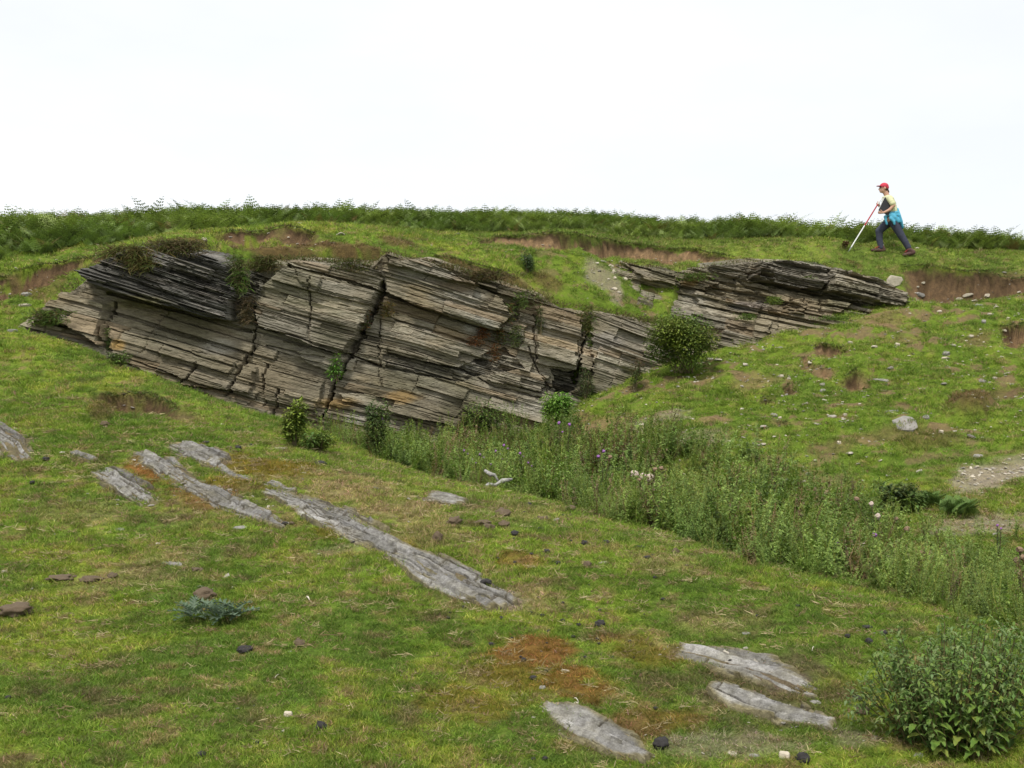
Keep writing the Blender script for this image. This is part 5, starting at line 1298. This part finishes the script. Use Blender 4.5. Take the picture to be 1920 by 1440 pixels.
# longer rim grass and brown overhanging turf on the bank
# bracken
ferns = []
def frond(g, b, az, L, lean, sh):
    b = Vector(b); hdir = Vector((math.cos(az), math.sin(az), 0)); side = Vector((-math.sin(az), math.cos(az), 0)); pts = []
    for i in range(11):
        t = i / 10; pts.append(b + hdir * L * lean * (t ** 1.6) + Vector((0, 0, L * (t - .42 * lean * t ** 2.6))))
    g.tube([pts[0], pts[5], pts[10]], [.006, .004, .002], (sh * 1.3, sh * 1.1, sh * .8), 3, False)
    for i in range(3, 11):
        t = (i - 3) / 7; w = L * .26 * (1 - t) ** .75 + .02; tdir = (pts[i] - pts[i - 1]).normalized()
        for sg in (1, -1):
            dr = (side * sg + tdir * .45 - Vector((0, 0, .12))).normalized(); q0 = pts[i]
            m = max(2, int(6 * (1 - t)) + 1)
            for j in range(m):
                q = q0 + dr * w * (j / m); ll = w * .26 * (1 - .5 * j / m) + .010
                s2 = sh * rnd.uniform(.75, 1.25)
                for s3 in (1, -1):
                    e = (dr * .6 + tdir * s3 * .8 - Vector((0, 0, .1))).normalized(); p1 = q + dr * w / m * .9
                    i0 = g.addv(q, (s2, s2, s2)); i1 = g.addv(p1, (s2,) * 3); i2 = g.addv(q + e * ll, (s2 * 1.1,) * 3); g.f.append((i0, i1, i2))
for k in range(6):
    g = G()
    for i in range(4): frond(g, (rnd.uniform(-.1, .1), rnd.uniform(-.1, .1), 0), rnd.uniform(0, 6.28), rnd.uniform(.7, 1.0), rnd.uniform(.45, .9), rnd.uniform(.75, 1.2))
    ferns.append(src('bracken_source', g.mesh('bracken_source', M_FERN, attr='shade')))
ng_f = scatter_group('bracken_planting', ferns)
BX = [-14, -8.6, -6.9, -5.3, -2.8, 0, 4, 7.6, 11.4, 14]; BY = [16.4, 17.3, 18.7, 19.8, 21.1, 21.95, 22.9, 23.0, 23.3, 23.5]
n = 11000; x = R.uniform(-17, 17, n); y = np.interp(x, BX, BY) + 7.5 * R.random(n) ** 1.25 + .35 * vn(x * 1.3, x * 0 + 3, 2)
k = np.ones(n, bool); x, y = x[k], y[k]; n = len(x)
edge = y - np.interp(x, BX, BY)
h = .90 * (.50 + .10 * ss(-2, -8, -np.abs(x)) + .12 * fbm(x * .5, y * .5, 3, 2)) * R.uniform(.75, 1.15, n) * (.62 + .38 * ss(0, .7, edge)) * 1.0
h = h * (1 + .06 * ss(5, 8, x)) * (1 + .12 * ss(-6, -9, x))
h = h * (1 + .17 * vn(x * 1.1, y * 1.1, 4) + .16 * vn(x * .45, y * .6, 6))
h = np.where(R.random(n) < .06, h * R.uniform(1.1, 1.35, n), h) * (1 - .12 * ss(-7.2, -9, x))
tt = lerp(np.array([.135, .20, .055]), np.array([.25, .31, .09]), ss(-.4, .4, fbm(x * .9, y * .9, 5, 3)) * .7 + .3 * R.random(n)) * R.uniform(.5, 1.4, (n, 1))
dd = R.random(n) < .04; tt[dd] = np.array([.20, .15, .06])
scatter('bracken', np.stack([x, y, ground(x, y) - .03], 1), np.stack([R.normal(0, .1, n), R.normal(0, .1, n), R.random(n) * 6.28], 1), h * 1.15, R.integers(0, 6, n), tt, ng_f, label='dense green bracken covering the hilltop skyline', kind='stuff')
for lb, px, py, ww, hh_ in (('dark green fern clump at the edge of the gravel on the right slope', 1800, 968, 60, 26), ('smaller fern clump left of the dark green fern clump on the right slope', 1735, 950, 40, 22), ('tall bracken frond in front of the bracken behind the surveying pole', 1648, 448, 16, 12)):
    p = at(px, py); g = G(); k_ = p.y / FPX
    for i in range(44 if py > 500 else 4): frond(g, (rnd.uniform(-.5, .5) * ww * k_, rnd.uniform(-.12, .12), 0), rnd.uniform(0, 6.28), hh_ * 1.5 * k_ * rnd.uniform(.7, 1.2), rnd.uniform(.35, .9), rnd.uniform(.7, 1.3))
    c4 = [(.115 * q[0] , .19 * q[1], .045 * q[2]) for q in g.c]; g.c = c4
    o = add('fern', g.mesh('fern', M_VLEAF)); o.location = p; tag(o, lb, 'fern')
# turf hanging over broken edges
g = G()
def fringe(px0, px1, yf, xs_, zs_, n, cols, L=.13, lift=.03):
    for i in range(n):
        px = rnd.uniform(px0, px1); xw = np.interp(px, *yf); z = float(np.interp(xw, xs_, zs_)); y = float(F_(np.array([xw]), np.array([z]))[0])
        cl_ = float(vn(np.array([xw * 2.2]), np.array([3.]), 3)[0])
        if rnd.random() > .75 + .8 * cl_: continue
        drop = abs(rnd.gauss(0, .05)) * (1 + cl_)
        b = Vector((xw, y - .14 + rnd.uniform(-.06, .30), z + lift - drop + rnd.uniform(-.02, .06)))
        g.blade(b, (rnd.uniform(-.5, .5), -rnd.uniform(.1, .9), rnd.uniform(.1, 1)), (rnd.uniform(-.3, .3), -.3, -rnd.uniform(.5, 1.3)), L * rnd.uniform(.5, 1.4), .012, jit(rnd.choice(cols), .3))
HB = [(.15, .115, .055), (.12, .12, .04), (.16, .17, .05), (.13, .18, .04), (.20, .155, .075)]
F_ = yface1; q_ = (np.array([60,130,178,245,300,420,455,480,560,700,722,850,980,1010,1050,1250,1300]), tx[:17])
fringe(440, 1260, q_, tx, tz, 5200, HB); fringe(120, 300, q_, tx, tz, 700, HB)
F_ = yface2; q2 = (np.array([1150,1168,1270,1400,1520,1620,1695,1725]), t2x)
fringe(1160, 1640, q2, t2x, t2z, 2200, HB, .10)
for (wx, wy, h, reach, kind) in _SC:
    for i in range(int(260 * (wx[-1] - wx[0]))):
        xw = rnd.uniform(wx[0], wx[-1]); yw = float(np.interp(xw, wx, wy) + .07 * fbm(np.array([xw * 3.1]), np.array([wy[0]]), 3, 3)[0]); hh_ = float(np.interp(xw, wx, h))
        if hh_ < .05: continue
        yy = yw + rnd.uniform(-.02, .12); z = float(ground(np.array([xw]), np.array([yw + .10]))[0])
        g.blade((xw, yy, z - .01), (rnd.uniform(-.5, .5), -rnd.uniform(.3, 1), rnd.uniform(.2, .8)), (rnd.uniform(-.2, .2), -.4, -rnd.uniform(.5, 1.2)), rnd.uniform(.05, .13), .012, jit(rnd.choice(HB + GR), .3))
o = add('overhanging_turf', g.mesh('overhanging_turf', M_VLEAF)); tag(o, 'ragged brown and green turf hanging over the rock tops and soil banks', None, None, 'stuff')
# weeds of the hollow
weeds = []
def weed(kind):
    g = G()
    ns = 4 if kind != 2 else 3
    for i in range(ns):
        b = Vector((rnd.uniform(-.09, .09), rnd.uniform(-.09, .09), 0)); H = rnd.uniform(.6, 1.0); t = b + Vector((rnd.uniform(-.25, .25), rnd.uniform(-.25, .25), H))
        sh = rnd.uniform(.7, 1.2); g.tube([b, b.lerp(t, .5) + rv(.07), t], [.005, .004, .002], (sh * 1.3, sh, sh * .9), 3, False)
        m = (44, 60, 30, 80)[kind]
        for j in range(m):
            u = rnd.uniform(.08, 1.0); q = b.lerp(t, u); L = (.105, .08, .14, .06)[kind] * (1.25 - .7 * u) * rnd.uniform(.7, 1.2)
            g.leaf(q, (rnd.uniform(-1, 1), rnd.uniform(-1, 1), rnd.uniform(-.2, .9)), (0, 0, 1), L, L * (.5, .42, .3, .55)[kind], (sh * rnd.uniform(.7, 1.3),) * 3)
        if kind in (1, 3):
            for j in range(14): g.leaf(t + rv(.03) + Vector((0, 0, rnd.uniform(-.12, .03))), rv(1), (0, 0, 1), .022, .010, (sh * 1.5, sh * 1.15, sh * 1.2))
    return src('weed_source', g.mesh('weed_source', M_WEED, attr='shade'))
weeds = [weed(k) for k in (0, 0, 0, 1, 1, 2, 3, 3)]
g = G()
for i in range(60):
    b = Vector((rnd.gauss(0, .05), rnd.gauss(0, .05), 0)); g.blade(b, (rnd.uniform(-.5, .5), rnd.uniform(-.5, .5), 1), (rnd.uniform(-.6, .6), rnd.uniform(-.6, .6), -.2), rnd.uniform(.3, .8), .007, (rnd.uniform(.8, 1.5),) * 3)
weeds.append(src('weed_source', g.mesh('weed_source', M_WEED, attr='shade')))
ng_w = scatter_group('weed_planting', weeds)
WP = [(-3.9,15.4),(-3.2,14.2),(-2.3,12.8),(-1.5,12.0),(-.75,10.9),(0.3,9.9),(0.85,9.1),(1.25,8.4),(1.65,7.7),(2.0,7.05),(2.4,6.4),(2.75,5.8),(3.1,5.2),(4.4,5.0),(8,8),(7.5,10.5),(5.2,10.6),(4.0,11.8),(4.0,13.2),(3.0,14.2),(1.2,15.2),(0.6,16.4),(-.5,17.2),(-2.0,16.9),(-3.9,16.4)]
n = 15000; x = R.uniform(-4.5, 8, n); y = R.uniform(5.0, 17.4, n)
k = poly_in(x + .3 * vn(x * 1.5, y * 1.5, 3) + .25 * vn(x * 4.5, y * 4.5, 6), y + .3 * vn(x * 1.5, y * 1.5, 5) + .25 * vn(x * 4.5, y * 4.5, 1), WP)
dens = .22 + .72 * ss(-.35, .25, fbm(x * .7, y * .7, 1, 3)); lowz = (np.hypot((x - 1.9) / .8, (y - 10.2) / .5) < 1); dens = np.where(lowz, .08, dens)
open_r = ss(3.0, 4.5, x) * ss(8.8, 9.6, y); dens = dens * (1 - .75 * open_r)
k &= R.random(n) < dens * np.clip(9.5 / y, .6, 1.1) * .75
x, y = x[k], y[k]; n = len(x)
open_r = open_r[k]; hh = (.56 + .40 * fbm(x * .9, y * .9, 4, 3)) * R.uniform(.6, 1.15, n)
rimd = np.interp(y, [5, 5.8, 6.4, 7.05, 7.7, 8.4, 9.1, 9.9, 10.9, 12.5, 14, 15.5], [3.1, 2.7, 2.35, 1.95, 1.6, 1.2, .8, .2, -.9, -2.0, -3.1, -3.9]); hh *= .45 + .55 * ss(.0, .7, x - rimd)
hh *= (1 - .35 * open_r) * (1 - .30 * ss(2.0, 3.2, x) * (1 - ss(9.2, 10.5, y))) * (1 + .1 * ss(14, 16, y))
tt = lerp(np.array([.125, .205, .042]), np.array([.245, .33, .078]), ss(-.4, .4, fbm(x * 1.1, y * 1.1, 6, 3)) * .6 + .4 * R.random(n)) * R.uniform(.8, 1.25, (n, 1))
tt = np.where((y > 14)[:, None], tt * .9, tt); dd = R.random(n) < .14; tt[dd] = np.array([.22, .17, .09]) * R.uniform(.7, 1.2, (dd.sum(), 1))
scatter('weeds', np.stack([x, y, ground(x, y) - .02], 1), np.stack([R.normal(0, .20, n), R.normal(0, .20, n), R.random(n) * 6.28], 1), hh, np.where(R.random(n) < .10, 8, np.where(R.random(n) < .25, R.integers(0, 8, n), ((fbm(x * 1.3, y * 1.3, 2, 2) * 1.3 + .5).clip(0, .99) * 8).astype(int))), tt, ng_w, label='mass of tall nettles, thistles and weeds filling the quarry hollow', kind='stuff')
print('weeds', n)
# stone chips and crumbs
M_CHIP = mat_inst('chip_stone', 0.0, .9)
chips = []
for k in range(6):
    me = shard_mesh('chip_source', 1, .35, 6, k + 70, M_CHIP, .65, .75)
    a = me.color_attributes.new('shade', 'FLOAT_COLOR', 'POINT')
    for q in a.data: q.color = (1, 1, 1, 1)
    chips.append(src('chip_source', me))
ng_c = scatter_group('chip_planting', chips)
n = 60000; x = R.uniform(-10, 11, n); y = np.concatenate([R.uniform(3.8, 12, n // 2), R.uniform(12, 23, n - n // 2)]); w = np.zeros(n); w[:] = np.where(y < 12, .030, .006)
right = ss(11.5, 14, y) * ss(.5, 2, x) * (1 - ss(20.4, 21, y)); w += .26 * right * (.4 + .6 * ss(-.2, .3, fbm(x * 1.2, y * 1.2, 4, 3)))
w += .02 * ss(15, 17, y) * (1 - right) * (y < 21)
for m, r, kind, dh, st in patches(x, y):
    f = {'gravel': .95, 'earth': .12, 'clay': .10, 'soil': .16, 'straw': .06, 'rust': .05}.get(kind, .01); w[m] += f * st * (1 - ss(.5, 1.1, r))
for m, d_s, h_s, re_, k_s in scarps(x, y): w[m] += .5 * ss(.0, .1, d_s) * (1 - ss(.1, .6, d_s)) * ss(.05, .15, h_s)
no = near_out(x, y); w += .45 * (1 - ss(.0, .10, np.abs(no)))
k = (R.random(n) < w) & (np.abs(x) < .62 * y + .8) & ~on_rock(x, y); x, y = x[k], y[k]; n = len(x)
sz = np.where(y < 12, R.uniform(.004, .014, n) * (y / 6) ** .4, R.uniform(.010, .036, n)) * (1 + (R.random(n) < .06) * 1.3)
tt = lerp(np.array([.24, .22, .19]), np.array([.58, .52, .41]), R.random(n) * np.where(y < 12, .6, 1.0)) * R.uniform(.7, 1.15, (n, 1))
cr = (R.random(n) < .4) & (y < 12) & (near_out(x, y) > .15); tt[cr] = np.array([.13, .095, .06]) * R.uniform(.5, 1.6, (cr.sum(), 1))
scatter('stone_chips', np.stack([x, y, ground(x, y) + sz * .1 + .008 * (near_out(x, y) < -.03)], 1), np.stack([R.normal(0, .25, n), R.normal(0, .25, n), R.random(n) * 6.28], 1), sz, R.integers(0, 6, n), tt, ng_c, label='pale slate chips and crumbs strewn over turf, scree and bare earth', kind='stuff')
print('chips', n, 'tris', sum(len(o.data.loops) - 2 * len(o.data.polygons) for o in sc.objects if o.type == 'MESH'))
